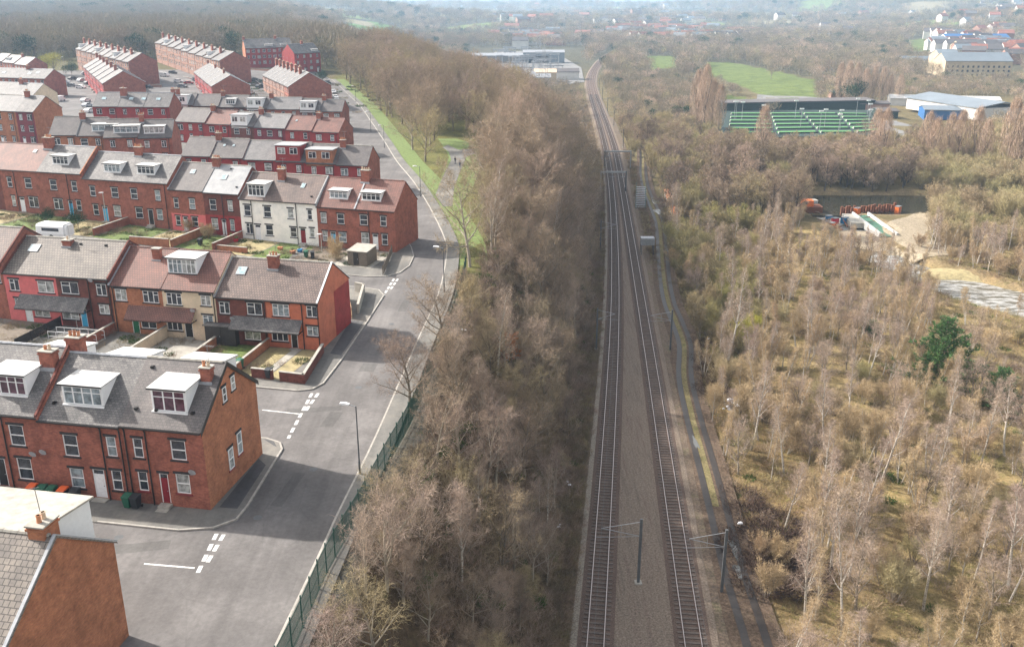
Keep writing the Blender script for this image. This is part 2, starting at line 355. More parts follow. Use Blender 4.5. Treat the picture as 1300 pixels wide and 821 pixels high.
slab('road',[p for p in RKs]+far3,'asphalt',.05,.1,4,zf=lambda x,y:gm(x,y)+.12*max(0,min(1,(y-300)/60)))
k=slab
k('pavement',[(-70,62.4),(-45,58),(-30.5,55.3),(-24,54.2),(-21.6,54.5),(-20.2,55.6),(-19.9,57.5),(-19.5,66.3),(-20,67.5),(-21.4,68.3),(-45,72.5),(-70,77)],'pavement_tar',.17,.2,kerb='kerb_stone')
k('pavement',[(-100,97),(-50,84),(-25.3,78.9),(-21,78.0),(-19.6,78.4),(-18.8,79.8),(-18.1,86),(-17.2,98),(-16.6,107.5),(-17.6,109.8),(-20,110.9),(-50,117.5),(-100,130)],'pavement_tar',.17,.2,kerb='kerb_stone')
CB=[(-130,150),(-60,127.5),(-20,115.6),(-17.4,115.8),(-15.8,117.4),(-14.8,121),(-14.7,126),(-15.6,131),(-17.8,139),(-19.5,145),(-21,147.5),(-60,159),(-130,182)]
k('pavement',CB,'pavement_tar',.17,.2,kerb='kerb_stone')
k('pavement',[(-130,188),(-62,168),(-24.6,154),(-23.3,155.5),(-23.4,163),(-26,175),(-30,190),(-33,193),(-70,206),(-130,226)],'pavement_tar',.17,.2,kerb='kerb_stone')
k('pavement',[(-130,236),(-70,213),(-36,200),(-35,202),(-40,222),(-44,236),(-47,239),(-80,250),(-130,268)],'pavement_tar',.17,.2,kerb='kerb_stone')
k('pavement',[(-130,282),(-80,259),(-50,247),(-49,250),(-56,275),(-60,284),(-90,294),(-130,308)],'pavement_tar',.17,.2,kerb='kerb_stone')
rk=catmull(RK,4)
mb=MB(); strip(mb,rk,0,.16,.19,zt,1); strip(mb,rk,.16,2.0,.184,zt,0)
for i in range(len(rk)-1):
    a,b=rk[i],rk[i+1]; mb.quad((*a,zt(*a)),(*b,zt(*b)),(*b,zt(*b)+.19),(*a,zt(*a)+.19),1)
tag(mb.build('pavement',['pavement_tar','kerb_stone']),kind='structure')
# darker tar patches let into the pavements
mb=MB()
for q in [[(-22.0,57.2),(-20.6,57.0),(-20.2,63.5),(-21.1,64.6)],[(-21.6,68.0),(-20.4,66.8),(-20.1,66.6),(-20.6,67.6)],[(-19.7,87.5),(-18.4,87),(-17.6,97.5),(-19.3,98)]]: mb.poly([(x,y,18.076) for x,y in q])
tag(mb.build('pavement_patch','pavement_dark'),kind='structure')
vg=[p for p in rk if p[1]>118]; mb=MB(); strip(mb,vg,2.0,6.2,.05,zt)
tag(mb.build('grass_verge','grass'),kind='structure')
mb=MB(); 
for i in range(-40,40):
    pass
slab('park_lawn',[P(*q) for q in [(552,268),(575,268),(600,240),(614,198),(606,184),(580,176),(556,176),(566,190),(570,200),(560,225)]],'grass',.07,.05,zf=zt,step=2)
slab('footpath',[P(*q) for q in [(553,247),(562,224),(573,203),(570,193),(562,187),(568,184),(582,190),(600,189),(604,195),(592,199),(586,214),(577,236),(574,262),(562,262)]],'pavement_tar',.1,.05,zf=zt,step=2)
# road markings
def dash(mb,a,b,w=.15,z=17.955):
    dx,dy=b[0]-a[0],b[1]-a[1]; l=math.hypot(dx,dy); nx,ny=-dy/l*w/2,dx/l*w/2
    mb.quad((a[0]-nx,a[1]-ny,z),(b[0]-nx,b[1]-ny,z),(b[0]+nx,b[1]+ny,z),(a[0]+nx,a[1]+ny,z))
def dashes(mb,a,b,on,off,w=.15,z=17.955):
    l=math.hypot(b[0]-a[0],b[1]-a[1]); t=0
    while t+on*.6<l:
        e=min(t+on,l); dash(mb,(a[0]+(b[0]-a[0])*t/l,a[1]+(b[1]-a[1])*t/l),(a[0]+(b[0]-a[0])*e/l,a[1]+(b[1]-a[1])*e/l),w,z); t+=on+off
mb=MB(); PP=lambda x,y:P(x,y,17.955)
for (a,b) in [((275,677),(249,731)),((284,678),(263,714))]: dashes(mb,PP(*a),PP(*b),.75,.5,.28)
dash(mb,PP(183,715),PP(247,720.5),.14)
for (a,b) in [((396,499),(366,556)),((404,499),(384,527))]: dashes(mb,PP(*a),PP(*b),.9,.55,.28)
dash(mb,PP(333,520),PP(383,525.5),.14)
for (a,b) in [((500,354),(481,385)),((505,354),(494,370))]: dashes(mb,PP(*a),PP(*b),1.0,.7,.28)
tag(mb.build('road_marking','white_line'),kind='structure')
# ---------------------------------------------------------------- terraced houses
def wallface(mb,x0,x1,z0,z1,holes,y=0,rev=.11,mi=0):
    xs=sorted({x0,x1}|{h[0] for h in holes}|{h[1] for h in holes}); zs=sorted({z0,z1}|{h[2] for h in holes}|{h[3] for h in holes})
    for a,b in zip(xs[:-1],xs[1:]):
        for c,d in zip(zs[:-1],zs[1:]):
            mx,mz=(a+b)/2,(c+d)/2
            if any(h[0]<mx<h[1] and h[2]<mz<h[3] for h in holes): continue
            mb.quad((a,y,c),(b,y,c),(b,y,d),(a,y,d),mi)
    for a,b,c,d in holes:
        mb.quad((a,y,c),(a,y+rev,c),(a,y+rev,d),(a,y,d),mi); mb.quad((b,y+rev,c),(b,y,c),(b,y,d),(b,y+rev,d),mi)
        mb.quad((a,y,d),(a,y+rev,d),(b,y+rev,d),(b,y,d),mi); mb.quad((a,y+rev,c),(a,y,c),(b,y,c),(b,y+rev,c),mi)
GL=['glass_dark']*4+['glass_pale','glass_curtain','glass_curtain']
def window(parent,a,b,c,d,style='sash',T=None,y=.07,sill='black_stone',lintel='black_stone',rr=rnd,frame='upvc',gl=None):
    """window in the plane y, from x a..b, z c..d; T places it on another wall"""
    def emit(mb,name,mat,par):
        if T is not None: mb.v=[tuple(T@Vector(v)) for v in mb.v]
        return mb.build(name,mat,par)
    f=.075; m=MB(); m.box(a,y-.03,c,a+f,y+.03,d); m.box(b-f,y-.03,c,b,y+.03,d); m.box(a+f,y-.03,c,b-f,y+.03,c+f); m.box(a+f,y-.03,d-f,b-f,y+.03,d)
    zc=(c+d)/2
    if style=='sash': m.box(a+f,y-.028,zc-.04,b-f,y+.028,zc+.04)
    if style in('case2','case3'):
        n=2 if style=='case2' else 3
        for i in range(1,n): x=a+(b-a)*i/n; m.box(x-.04,y-.028,c+f,x+.04,y+.028,d-f)
        zz=c+(d-c)*.68
        for i in range(n):
            if n==3 and i==1: continue
            if n==2 and i==1: continue
            x0=a+(b-a)*i/n; x1=a+(b-a)*(i+1)/n; m.box(x0+.04 if i else a+f,y-.026,zz-.035,x1-.04 if i<n-1 else b-f,y+.026,zz+.035)
    if style=='dorm4':
        for i in range(1,4): x=a+(b-a)*i/4; m.box(x-.05,y-.028,c+f,x+.05,y+.028,d-f)
        zz=c+(d-c)*.66; 
        for i in range(4):
            x0=a+(b-a)*i/4; x1=a+(b-a)*(i+1)/4; m.box(x0+(.05 if i else f),y-.026,zz-.035,x1-(.05 if i<3 else f),y+.026,zz+.035)
    if style=='dorm3':
        for i in range(1,4): x=a+(b-a)*(.0,.27,.55,.78)[i]; m.box(x-.05,y-.028,c+f,x+.05,y+.028,d-f)
    w=emit(m,'window',frame,parent)
    p=MB(); p.quad((a+f*.8,y+.012,c+f*.8),(b-f*.8,y+.012,c+f*.8),(b-f*.8,y+.012,d-f*.8),(a+f*.8,y+.012,d-f*.8)); emit(p,'pane',gl or rr.choice(GL),w)
    if sill: s=MB(); s.box(a-.12,-.08,c-.13,b+.12,.1,c-.002); emit(s,'sill',sill,w)
    if lintel: s=MB(); s.box(a-.14,-.045,d+.002,b+.14,.09,d+.2); emit(s,'lintel',lintel,w)
    return w
def door(parent,a,b,c,d,mat,T=None,y=.07,step='concrete'):
    def emit(mb,name,mt,par):
        if T is not None: mb.v=[tuple(T@Vector(v)) for v in mb.v]
        return mb.build(name,mt,par)
    f=.08; fr=MB(); fr.box(a,y-.03,c,a+f,y+.05,d); fr.box(b-f,y-.03,c,b,y+.05,d); fr.box(a+f,y-.03,d-f,b-f,y+.05,d); zl=d-.42
    leaf=MB(); leaf.box(a+f,y-.01,c,b-f,y+.03,zl); leaf.box(a+f+.12,y-.022,c+.15,b-f-.12,y-.01,c+.8); leaf.box(a+f+.12,y-.022,c+.95,b-f-.12,y-.01,zl-.18); o=emit(leaf,'door',mat,parent)
    emit(fr,'door_frame','upvc',o); p=MB(); p.quad((a+f,y+.01,zl),(b-f,y+.01,zl),(b-f,y+.01,d-f),(a+f,y+.01,d-f)); emit(p,'fanlight','glass_dark',o)
    h=MB(); h.box(b-f-.14,y-.06,c+.98,b-f-.06,y-.012,c+1.04); emit(h,'handle','steel',o)
    l=MB(); l.box(a-.14,-.045,d+.002,b+.14,.09,d+.2); emit(l,'lintel','black_stone',o)
    if step: s=MB(); s.box(a-.1,-.55,c-.5,b+.1,-.004,c-.02); s.box(a-.1,-.95,c-.6,b+.1,-.554,c-.2); emit(s,'doorstep',step,o)
    return o
def stack(root,x,y,zb,zt,w=.95,dd=.62,mat='brick_red',pots=3,potmat='pot',orient=0):
    m=MB(); 
    if orient: w,dd=dd,w
    m.box(x-w/2,y-dd/2,zb,x+w/2,y+dd/2,zt-.32); m.box(x-w/2-.07,y-dd/2-.07,zt-.32,x+w/2+.07,y+dd/2+.07,zt-.2); m.box(x-w/2-.02,y-dd/2-.02,zt-.2,x+w/2+.02,y+dd/2+.02,zt-.08); m.box(x-w/2-.08,y-dd/2-.08,zt-.08,x+w/2+.08,y+dd/2+.08,zt,1)
    o=m.build('chimney',[mat,'concrete'],root)
    for i in range(pots):
        t=(i-(pots-1)/2)*(.36 if pots>1 else 0); px,py=(x,y+t) if orient else (x+t,y)
        h=rnd.uniform(.32,.5); p=MB(); p.tube((px,py,zt),(px,py,zt+h),.13,.1,8); p.tube((px,py,zt+h-.06),(px,py,zt+h),.13,.13,8); p.build('chimney_pot',rnd.choice([potmat,'pot_pale','pot']),o)
    f=MB(); f.box(x-w/2-.12,y-dd/2-.1,zb+.1,x+w/2+.12,y-dd/2-.003,zb+.42); f.build('flashing','lead',o)
    if rnd.random()<.6:
        f=MB(); a=x+w*.3; k=rnd.choice((-1,1)); f.tube((a,y,zt-.1),(a,y,zt+1.7),.018,n=4); f.tube((a-.55*k,y,zt+1.6),(a+.6*k,y+.1,zt+1.65),.013,n=4)
        for j in range(6): f.tube((a-.5*k+j*.18*k,y-.22,zt+1.61),(a-.5*k+j*.18*k,y+.22,zt+1.63),.008,n=3)
        f.build('aerial','steel',o)
    return o
def dormer(root,spec,roofz,d,slope):
    x0,x1,y0,zt=spec['x0'],spec['x1'],spec['y0'],spec['zt']; mat=spec.get('mat','upvc'); zf=roofz(y0)
    yb=spec.get('yb',min(d/2-.1,y0+(zt-zf)/slope*.98)); zb=max(zt+.05,roofz(yb)) if spec.get('rise',1) else zt
    prof=[(y0,zf-.25),(yb,roofz(yb)-.3),(yb,zb-.02),(y0,zt)]
    m=MB(); m.ext(prof,'x',x0,x1); o=m.build('dormer',mat,root)
    r=MB(); r.ext([(y0-.28,zt-.03),(yb+.1,zb+.02),(yb+.1,zb+.12),(y0-.28,zt+.08)],'x',x0-.15,x1+.15); r.build('dormer_roof',spec.get('top','flat_roof'),o)
    e=MB(); e.box(x0-.16,y0-.3,zt-.06,x1+.16,y0-.281,zt+.07); e.build('fascia','gutter',o)
    T=Matrix.Translation((0,y0-.1,0)); n=spec.get('n',1); zs=zf+.12; zE=zt-.16; wd=(x1-x0-.2)/n
    for i in range(n):
        a=x0+.1+wd*i; f=.07; q=MB(); y=y0-.05
        st=spec.get('st','dorm4'); a2,b2=a+.03,a+wd-.03
        q.box(a2,y,zs,b2,y0-.003,zs+f); q.box(a2,y,zE-f,b2,y0-.003,zE); k=3 if st=='dorm3' else (4 if st=='dorm4' else 2)
        for j in range(k+1): xx=a2+(b2-a2)*j/k; q.box(max(a2,xx-.05),y,zs+f,min(b2,xx+.05),y0-.003,zE-f)
        zz=zs+(zE-zs)*.68
        if st!='dorm2': q.box(a2+.05,y+.002,zz-.03,b2-.05,y0-.004,zz+.03)
        w=q.build('window_frame','upvc',o); p=MB(); p.quad((a2+.03,y0-.02,zs+.03),(b2-.03,y0-.02,zs+.03),(b2-.03,y0-.02,zE-.03),(a2+.03,y0-.02,zE-.03)); p.build('pane',spec.get('gl') or rnd.choice(['glass_dark','glass_pale','glass_curtain']),o)
    s=MB(); s.box(x0-.05,y0-.16,zf-.1,x1+.05,y0-.052,zf+.1); s.build('dormer_sill',spec.get('sill','upvc'),o)
    return o
def house(org,ang,w,d,he,hr,wall,roof,label,front=(),dorm=(),sky=(),chim=(),gable_r=None,gable_l=None,low=None,low_h=0,verge_r=None,verge_l=None,pipes=(),porch=None,base=-1.5,group=None,detail=True,rear=None,side=(),name='terraced_house',dish=(),cat='terraced house',vents=0,gw=()):
    e=.004; root=empty(name,org,R(ang),label,cat,group); m=MB()
    holes=[f[1:5] for f in front] if detail else []
    ws=[wall]; wl=1 if low else 0
    if low: ws.append(low)
    if low: 
        def cut(lo,hi): return [(a,b,max(c,lo),min(dd,hi)) for a,b,c,dd in holes if c<hi and dd>lo]
        ud=[(a,b,c,dd) for a,b,c,dd in holes]
        xs=sorted({e,w-e}|{h[0] for h in holes}|{h[1] for h in holes}); zs=sorted({base,he,low_h}|{h[2] for h in holes}|{h[3] for h in holes})
        for a,b in zip(xs[:-1],xs[1:]):
            for c,dd in zip(zs[:-1],zs[1:]):
                if any(h[0]<(a+b)/2<h[1] and h[2]<(c+dd)/2<h[3] for h in holes): continue
                m.quad((a,0,c),(b,0,c),(b,0,dd),(a,0,dd),1 if c<low_h-.01 else 0)
        rev=.11
        for a,b,c,dd in holes:
            mi=1 if c<low_h else 0
            m.quad((a,0,c),(a,rev,c),(a,rev,dd),(a,0,dd),mi); m.quad((b,rev,c),(b,0,c),(b,0,dd),(b,rev,dd),mi); m.quad((a,0,dd),(a,rev,dd),(b,rev,dd),(b,0,dd),mi); m.quad((a,rev,c),(a,0,c),(b,0,c),(b,rev,c),mi)
    else: wallface(m,e,w-e,base,he,holes)
    m.quad((w-e,d,base),(e,d,base),(e,d,he),(w-e,d,he),0)
    gm_=[wall]
    for x,s,gmat in ((w-e,1,gable_r),(e,-1,gable_l)):
        mi=0
        if gmat and gmat!=wall: ws.append(gmat); mi=len(ws)-1
        pts=[(x,0,base),(x,d,base),(x,d,he),(x,d/2,hr),(x,0,he)]; m.poly(pts if s>0 else pts[::-1],mi)
    m.build('wall',ws,root)
    slope=(hr-he)/(d/2); rz=lambda y:he+slope*y if y<=d/2 else hr-slope*(y-d/2); t=.14; oh=.22
    r=MB(); xl,xr=(-.08 if gable_l else e),(w+.08 if gable_r else w-e)
    r.ext([(-oh,he-oh*slope),(d/2,hr),(d/2,hr+t),(-oh,he-oh*slope+t*.7)],'x',xl,xr); r.ext([(d/2+.001,hr),(d+oh,he-oh*slope),(d+oh,he-oh*slope+t*.7),(d/2+.001,hr+t)],'x',xl,xr)
    ro=r.build('roof',roof,root)
    q=MB(); 
    for i in range(int(w/.45)): q.ext([(d/2-.13,hr+t-.03),(d/2+.13,hr+t-.03),(d/2+.06,hr+t+.07+.012*(i%2)),(d/2-.06,hr+t+.07+.012*(i%2))],'x',xl+i*.45+.01,min(xl+i*.45+.44,xr))
    q.build('ridge_tiles',{'slate_grey':'lead','slate_brown':'concrete','tile_red':'tile_red'}.get(roof,'concrete'),ro)
    g=MB(); g.ext([(-oh-.11,he-oh*slope-.06),(-oh-.005,he-oh*slope-.06),(-oh-.005,he-oh*slope+.05),(-oh-.11,he-oh*slope+.05)],'x',e,w-e)
    x=.35
    while detail and x<w-.2: g.box(x,-.2,he-.14,x+.09,-.003,he-.05); x+=.62
    g.build('gutter','gutter',root)
    for x,mt in ((w,verge_r),(0,verge_l)):
        if not mt: continue
        vv=MB(); a,b=(x-.12,x+.06) if x>0 else (x-.1,x+.14)
        if mt in('lead','upvc','felt_grey'): hh=.1
        elif mt=='gutter': hh=.08; a,b=x+.081,x+.12
        else: hh=.2
        lo=-.3 if mt=='gutter' else .0
        vv.ext([(-oh-.03,he-oh*slope+t*.7+lo),(d/2,hr+t+lo),(d/2,hr+t+hh),(-oh-.03,he-oh*slope+t*.7+hh)],'x',a,b); vv.ext([(d/2+.001,hr+t+lo),(d+oh+.03,he-oh*slope+t*.7+lo),(d+oh+.03,he-oh*slope+t*.7+hh),(d/2+.001,hr+t+hh)],'x',a,b)
        vv.build('party_parapet' if mt!='gutter' else 'bargeboard',mt,ro)
    for f in front:
        if not detail: break
        kd=f[0]
        if kd.startswith('door'): door(root,*f[1:5],kd)
        else:
            sm_=f[5] if len(f)>5 else 'black_stone'; window(root,*f[1:5],kd,sill=sm_,lintel=f[6] if len(f)>6 else 'black_stone')
    for s in dorm: dormer(root,s,rz,d,slope)
    for (x,y,sw,sh) in sky:
        T=Matrix.Translation((x,y,rz(y)+t))@Matrix.Rotation(math.atan(slope),4,'X'); q=MB(); q.box(-sw/2,-sh/2,-.04,sw/2,sh/2,.07,0,T); o=q.build('skylight','lead',root)
        q=MB(); a,b=sw/2-.07,sh/2-.07; q.add([tuple(T@Vector(v)) for v in ((-a,-b,.074),(a,-b,.074),(a,b,.074),(-a,b,.074))],[(0,1,2,3)]); q.build('pane','glass_sky',o)
    for k in range(vents):
        x,y=rnd.uniform(.6,w-.6),rnd.choice([.9,d/2-.7]); q=MB(); q.box(x-.12,y-.12,rz(y)+.08,x+.12,y+.14,rz(y)+.26); q.build('roof_vent','gutter',ro)
    for c in chim: stack(root,*c[:2],rz(c[1])-.4,hr+c[2],**c[3])
    for x in pipes:
        q=MB(); q.tube((x,-.09,base+1),(x,-.09,he-.5),.055,n=6); q.tube((x,-.09,he-.5),(x,-.24,he-.15),.055,n=6); q.build('downpipe','gutter',root)
    for (x,z) in dish:
        q=MB(); q.tube((x,-.38,z),(x,-.33,z+.02),.3,.24,12); q.tube((x,-.33,z),(x,-.02,z-.1),.025,n=5); q.tube((x,-.38,z-.2),(x+.02,-.66,z-.05),.015,n=4); q.build('satellite_dish','lead',root)
    if porch:
        a,b,z0,z1,pd,mt=porch; q=MB(); q.ext([(-pd,z0),(-.003,z1),(-.003,z1-.1),(-pd,z0-.1)],'x',a,b); q.build('porch_roof',mt,root)
        q=MB(); q.box(a,-pd-.02,z0-.17,b,-pd+.07,z0-.101); q.box(a+.02,-pd+.07,z0-.2,a+.1,-.003,z0-.1); q.box(b-.1,-pd+.07,z0-.2,b-.02,-.003,z0-.1); q.build('porch_beam','gutter',root)
    T=Matrix.Translation((w+.0,0,0))@Matrix.Rotation(R(90),4,'Z')
    for (a,b,c,dd) in gw:
        window(root,a,b,c,dd,'sash',T=T,y=-.035,sill='red_stone' if c<3 else 'black_stone')
    return root
def rooth(s): return [o for o in COL.objects if o.get('label','').startswith(s)][0]
def row_origin(o,ang,s,dz=0): return (o[0]+math.cos(R(ang))*s,o[1]+math.sin(R(ang))*s,18.0+dz)
V='glass_curtain'
# -- nearest row (A)
A0=(-22.51,56.83); a=-10
def off(l,k): return [(q[0],q[1]+k,q[2]+k,*q[3:]) for q in l]
bs='black_stone'
house(row_origin(A0,a,-6.48,.05),a,6.48,8.75,6.6,10.0,'brick_red','slate_brown','end terrace house of dark orange brick with maroon front door, at the junction corner',
  front=[('sash',.8,1.58,3.88,5.5),('sash',3.84,5.04,4.0,5.62),('sash',.82,1.6,1.1,2.72,'red_stone'),('door_red',2.57,3.3,.25,2.75),('sash',3.92,5.04,1.2,2.85,'red_stone')],
  dorm=[dict(x0=2.2,x1=5.0,y0=.95,zt=9.25,st='dorm3',gl='glass_purple')],chim=[(5.55,3.2,.25,dict(pots=2,w=.8))],gable_r='brick_orange',verge_r='gutter',pipes=(.28,1.95),
  gw=[(3.38,3.95,7.2,8.4),(4.78,5.37,7.55,8.7),(3.25,4.0,1.5,3.25),(4.78,5.5,2.0,3.85)],vents=4,dish=[(5.55,3.3)])
house(row_origin(A0,a,-13.23,.03),a,6.75,8.75,6.5,9.95,'brick_red','slate_grey','brick terrace house with white door and tall party chimney, left of the end house',
  front=[('sash',1.75,2.95,3.5,5.3),('sash',5.35,6.15,3.8,5.45),('sash',1.85,3.0,.8,2.48),('door_white',3.8,4.78,.15,2.58),('sash',5.36,6.2,.92,2.62)],
  dorm=[dict(x0=1.6,x1=4.95,y0=1.0,zt=9.0,st='dorm4',gl='glass_pale')],chim=[(.35,4.9,1.3,dict(w=1.2,dd=.8,pots=3))],verge_l='brick_red',pipes=(5.05,6.6),vents=2)
house(row_origin(A0,a,-19.98,.25),a,6.75,8.9,6.5,10.1,'brick_red','slate_grey','brick terrace house with wide white dormer, third from the junction in the nearest row',
  front=[('sash',4.0,5.25,3.75,5.5),('sash',4.15,5.4,.85,2.7),('door_dark',2.2,3.1,0.1,2.5),('sash',.6,1.5,3.8,5.4),('sash',.6,1.5,.9,2.6)],
  dorm=[dict(x0=2.2,x1=5.3,y0=1.1,zt=9.15,st='dorm4',gl='glass_purple')],chim=[(5.9,3.2,.35,dict(w=1.15,dd=.75,pots=2))],pipes=(3.6,),dish=[(6.0,3.35),(6.9,3.6)],verge_r='brick_dark')
house(row_origin(A0,a,-26.7,.3),a,6.7,8.9,6.5,10.1,'brick_dark','slate_grey','brick terrace house at the left end of the nearest row, mostly out of frame',front=[('sash',4.0,5.25,3.75,5.5),('sash',4.15,5.4,.85,2.7)],dorm=[dict(x0=2.2,x1=5.3,y0=1.1,zt=9.15)],chim=[(.6,3.2,.5,dict(pots=3))])
# -- row in the bottom left corner (its back faces the street)
ap=P(64,703,28.0); th=R(-10)
Bk=P(144,685,24.6)
u=(math.cos(th),math.sin(th)); n=(-u[1],u[0])
o0=(Bk[0]-n[0]*8.6,Bk[1]-n[1]*8.6)
house((o0[0]-u[0]*6.6,o0[1]-u[1]*6.6,18),-10,6.6,8.6,6.4,9.6,'brick_orange','tile_grey','end house with ribbed grey tiles and flat roofed rear extension in the bottom left corner',gable_r='brick_orange',verge_r='lead',
  chim=[(5.7,4.6,.75,dict(w=1.15,dd=.95,pots=2,orient=1,mat='brick_orange'))],front=[('sash',1,2,3.9,5.4),('door_white',3,3.9,.1,2.5)])
ex=bpy.context.scene.objects[-1] if False else None
m=MB(); bx0,bx1=-5.0,5.3
rt=[o for o in COL.objects if o.get('label','').startswith('end house with ribbed')][0]
m.ext([(4.5,8.6),(8.9,6.3),(8.9,8.9),(4.5,9.55)],'x',-4,5.2); m.build('rear_dormer','upvc',rt)
m=MB(); m.ext([(4.45,9.56),(9.15,8.91),(9.15,9.03),(4.45,9.68)],'x',-4.1,5.35); dr=m.build('flat_roof','concrete',rt)
m=MB(); m.tube((4.3,6.2,9.3),(4.2,6.2,11.2),.02,n=4); m.tube((3.9,6.2,11.1),(4.5,6.2,11.25),.015,n=4); m.build('aerial','mast_steel',rt)
house((o0[0]-u[0]*13.2,o0[1]-u[1]*13.2,18),-10,6.6,8.6,6.4,9.6,'brick_red','tile_grey','ribbed grey tiled house at the bottom left edge of the picture',front=[('sash',1,2,3.9,5.4)],chim=[])
# -- second row (B) with porches
B0=(-20.83,88.38); a=-11; d=9
hb=lambda s,dz,w,**k: house(row_origin(B0,a,s,dz),a,w,d,**k)
hb(-6.1,0,6.1,he=5.6,hr=8.65,wall='paint_orange_red',roof='tile_brown',label='end terrace house painted orange red with bright red gable and walled front yard',
  front=[('case3',.75,2.7,3.72,5.13),('case2',4.7,5.95,3.85,5.15),('case3',.4,2.35,.8,2.15),('door_dark',2.65,3.45,.15,2.15),('case2',4.6,5.9,1.68,2.8)],
  porch=(-4,4.2,2.35,3.45,1.3,'slate_grey'),chim=[],gable_r='paint_orange_red',verge_r='upvc',pipes=(4.2,6.0),group=None)
rt_=rooth('end terrace house painted orange red'); m=MB(); m.box(6.105,4.4,-.5,6.115,8.99,5.4); m.build('crimson_wall_panel','paint_red',rt_)
hb(-12.0,0,5.9,he=5.6,hr=8.65,wall='brick_dark',roof='tile_brown',label='dark red painted terrace house with lean-to porch, left of the orange red end house',
  front=[('case2',.35,1.6,3.55,4.95),('case2',3.65,5.45,3.66,5.08),('case2',3.1,5.0,.7,2.1)],
  chim=[(5.5,3.6,.9,dict(w=1.1,dd=.8,pots=3))],sky=[(1.9,2.9,1.1,1.1)],verge_l='felt_grey',pipes=(5.7,),dish=[(2.0,3.2)])
hb(-18.4,.45,6.4,he=5.65,hr=8.75,wall='render_cream',roof='tile_red',label='cream rendered terrace house with black front door and boxy white dormer',
  front=[('case3',.45,2.3,3.75,5.15),('case2',4.6,5.8,3.9,5.1),('case3',.1,2.0,.7,2.1),('door_dark',2.25,3.25,.02,2.15),('case2',4.6,5.85,1.65,2.8)],
  porch=(.01,3.9,2.25,3.5,1.2,'tile_red'),dorm=[dict(x0=.0,x1=3.55,y0=1.7,zt=8.7,n=2,st='dorm3',yb=4.4,rise=0,mat='upvc',sill='gutter')],pipes=(6.2,),dish=[(3.7,3.35)])
hb(-24.8,.45,6.4,he=5.7,hr=8.75,wall='brick_orange',roof='tile_red',label='orange brick terrace house with green front door and tiled canopy',
  front=[('case2',.5,1.95,3.8,5.2),('case3',3.95,5.9,3.8,5.2),('door_green',2.15,3.05,.0,2.1),('case2',3.25,5.2,.7,2.1)],
  porch=(2.0,6.39,2.1,3.4,1.2,'tile_red'),chim=[(4.2,3.3,.5,dict(w=.9,dd=.6,pots=0))],pipes=(.3,),verge_l='lead')
hb(-31.6,.7,6.8,he=6.1,hr=9.1,wall='brick_dark',roof='tile_grey',label='dark brick terrace house with cyan door and satellite dish, left of the green door house',
  front=[('case2',.55,2.75,3.95,5.4),('case2',5.0,6.3,4.0,5.4),('case2',.1,2.25,.85,2.35),('door_cyan',2.45,3.3,.1,2.3),('case2',5.0,6.3,1.8,2.95)],
  porch=(-5.0,3.9,2.3,3.6,1.3,'slate_grey'),verge_r='brick_dark',pipes=(4.1,6.6),dish=[(4.7,5.9)],vents=2)
hb(-38.4,.7,6.8,he=6.1,hr=9.1,wall='paint_pink',roof='tile_grey',label='salmon pink painted terrace house with white door',
  front=[('case2',.6,1.9,3.9,5.3),('case2',4.3,6.4,3.9,5.3),('case2',.9,1.6,2.0,3.0),('door_white',2.05,3.0,.0,2.2),('case2',3.3,5.3,.9,2.25)],
  chim=[(6.2,3.7,.2,dict(w=1.0,dd=.75,pots=1))],sky=[(2.2,3.0,1.3,1.1)],verge_l='brick_dark')
hb(-45.2,1.5,6.8,he=6.2,hr=9.3,wall='brick_red',roof='tile_brown',label='brown tiled brick house stepping up at the left end of the second row',front=[('case2',4.3,6.4,3.9,5.3),('door_dark',3.3,4.2,.1,2.3)],verge_r='brick_dark')
# -- third row (C)
C0=(-17.64,127.89); a=-16; d=9
hc=lambda s,dz,w,**k: house(row_origin(C0,a,s,dz),a,w,d,**k)
def btb(m=0,dr='door_dark',w=6.4):
    f=[('sash',.7,1.6,3.9,5.5),('sash',3.6,4.7,3.9,5.6),('sash',.7,1.6,1.0,2.6),(dr,2.1,3.0,.2,2.5),('sash',3.7,4.9,1.0,2.6)]
    return [(q[0],w-q[2],w-q[1],*q[3:]) for q in f] if m else f
hc(-6.5,0,6.5,he=6.5,hr=10.1,wall='brick_red',roof='tile_red',label='red tiled end terrace house with pale blue door, beside the road bend',front=[('sash',.7,2.0,4.0,5.6),('sash',4.1,5.1,4.0,5.6),('sash',.8,2.1,1.1,2.8),('door_white',2.7,3.6,.3,2.7),('sash',4.2,5.2,1.1,2.8)],
  dorm=[dict(x0=.6,x1=3.8,y0=1.3,zt=8.8)],chim=[(.1,4.2,1.6,dict(w=1.3,dd=.8,pots=4))],gable_r='brick_red',verge_l='lead',pipes=(2.2,))
hc(-13,0,6.5,he=6.5,hr=10.1,wall='brick_red',roof='tile_red',label='red tiled brick terrace house with dark blue door, right of the white houses',front=[('sash',.6,1.6,3.9,5.5),('sash',3.4,4.6,3.9,5.5),('sash',.7,1.6,1.0,2.6),('blue',2.1,3.0,.2,2.6) if 0 else ('door_cyan',2.1,3.0,.2,2.6),('sash',3.5,4.8,1.0,2.6)],
  dorm=[dict(x0=1.7,x1=4.8,y0=1.3,zt=8.8)],verge_l='lead')
hc(-19.75,0,6.75,he=6.9,hr=10.2,wall='render_white',roof='tile_brown',label='white rendered terrace house with bright red door',front=[('sash',1.7,2.7,4.2,5.8),('sash',5.1,5.9,4.2,5.8),('sash',1.9,3.0,1.2,2.8),('door_red',3.6,4.6,.4,2.8),('sash',5.3,6.1,1.4,2.9)],sky=[(3.3,2.6,.7,1.0)],verge_r='felt_grey',pipes=(3.2,),vents=1)
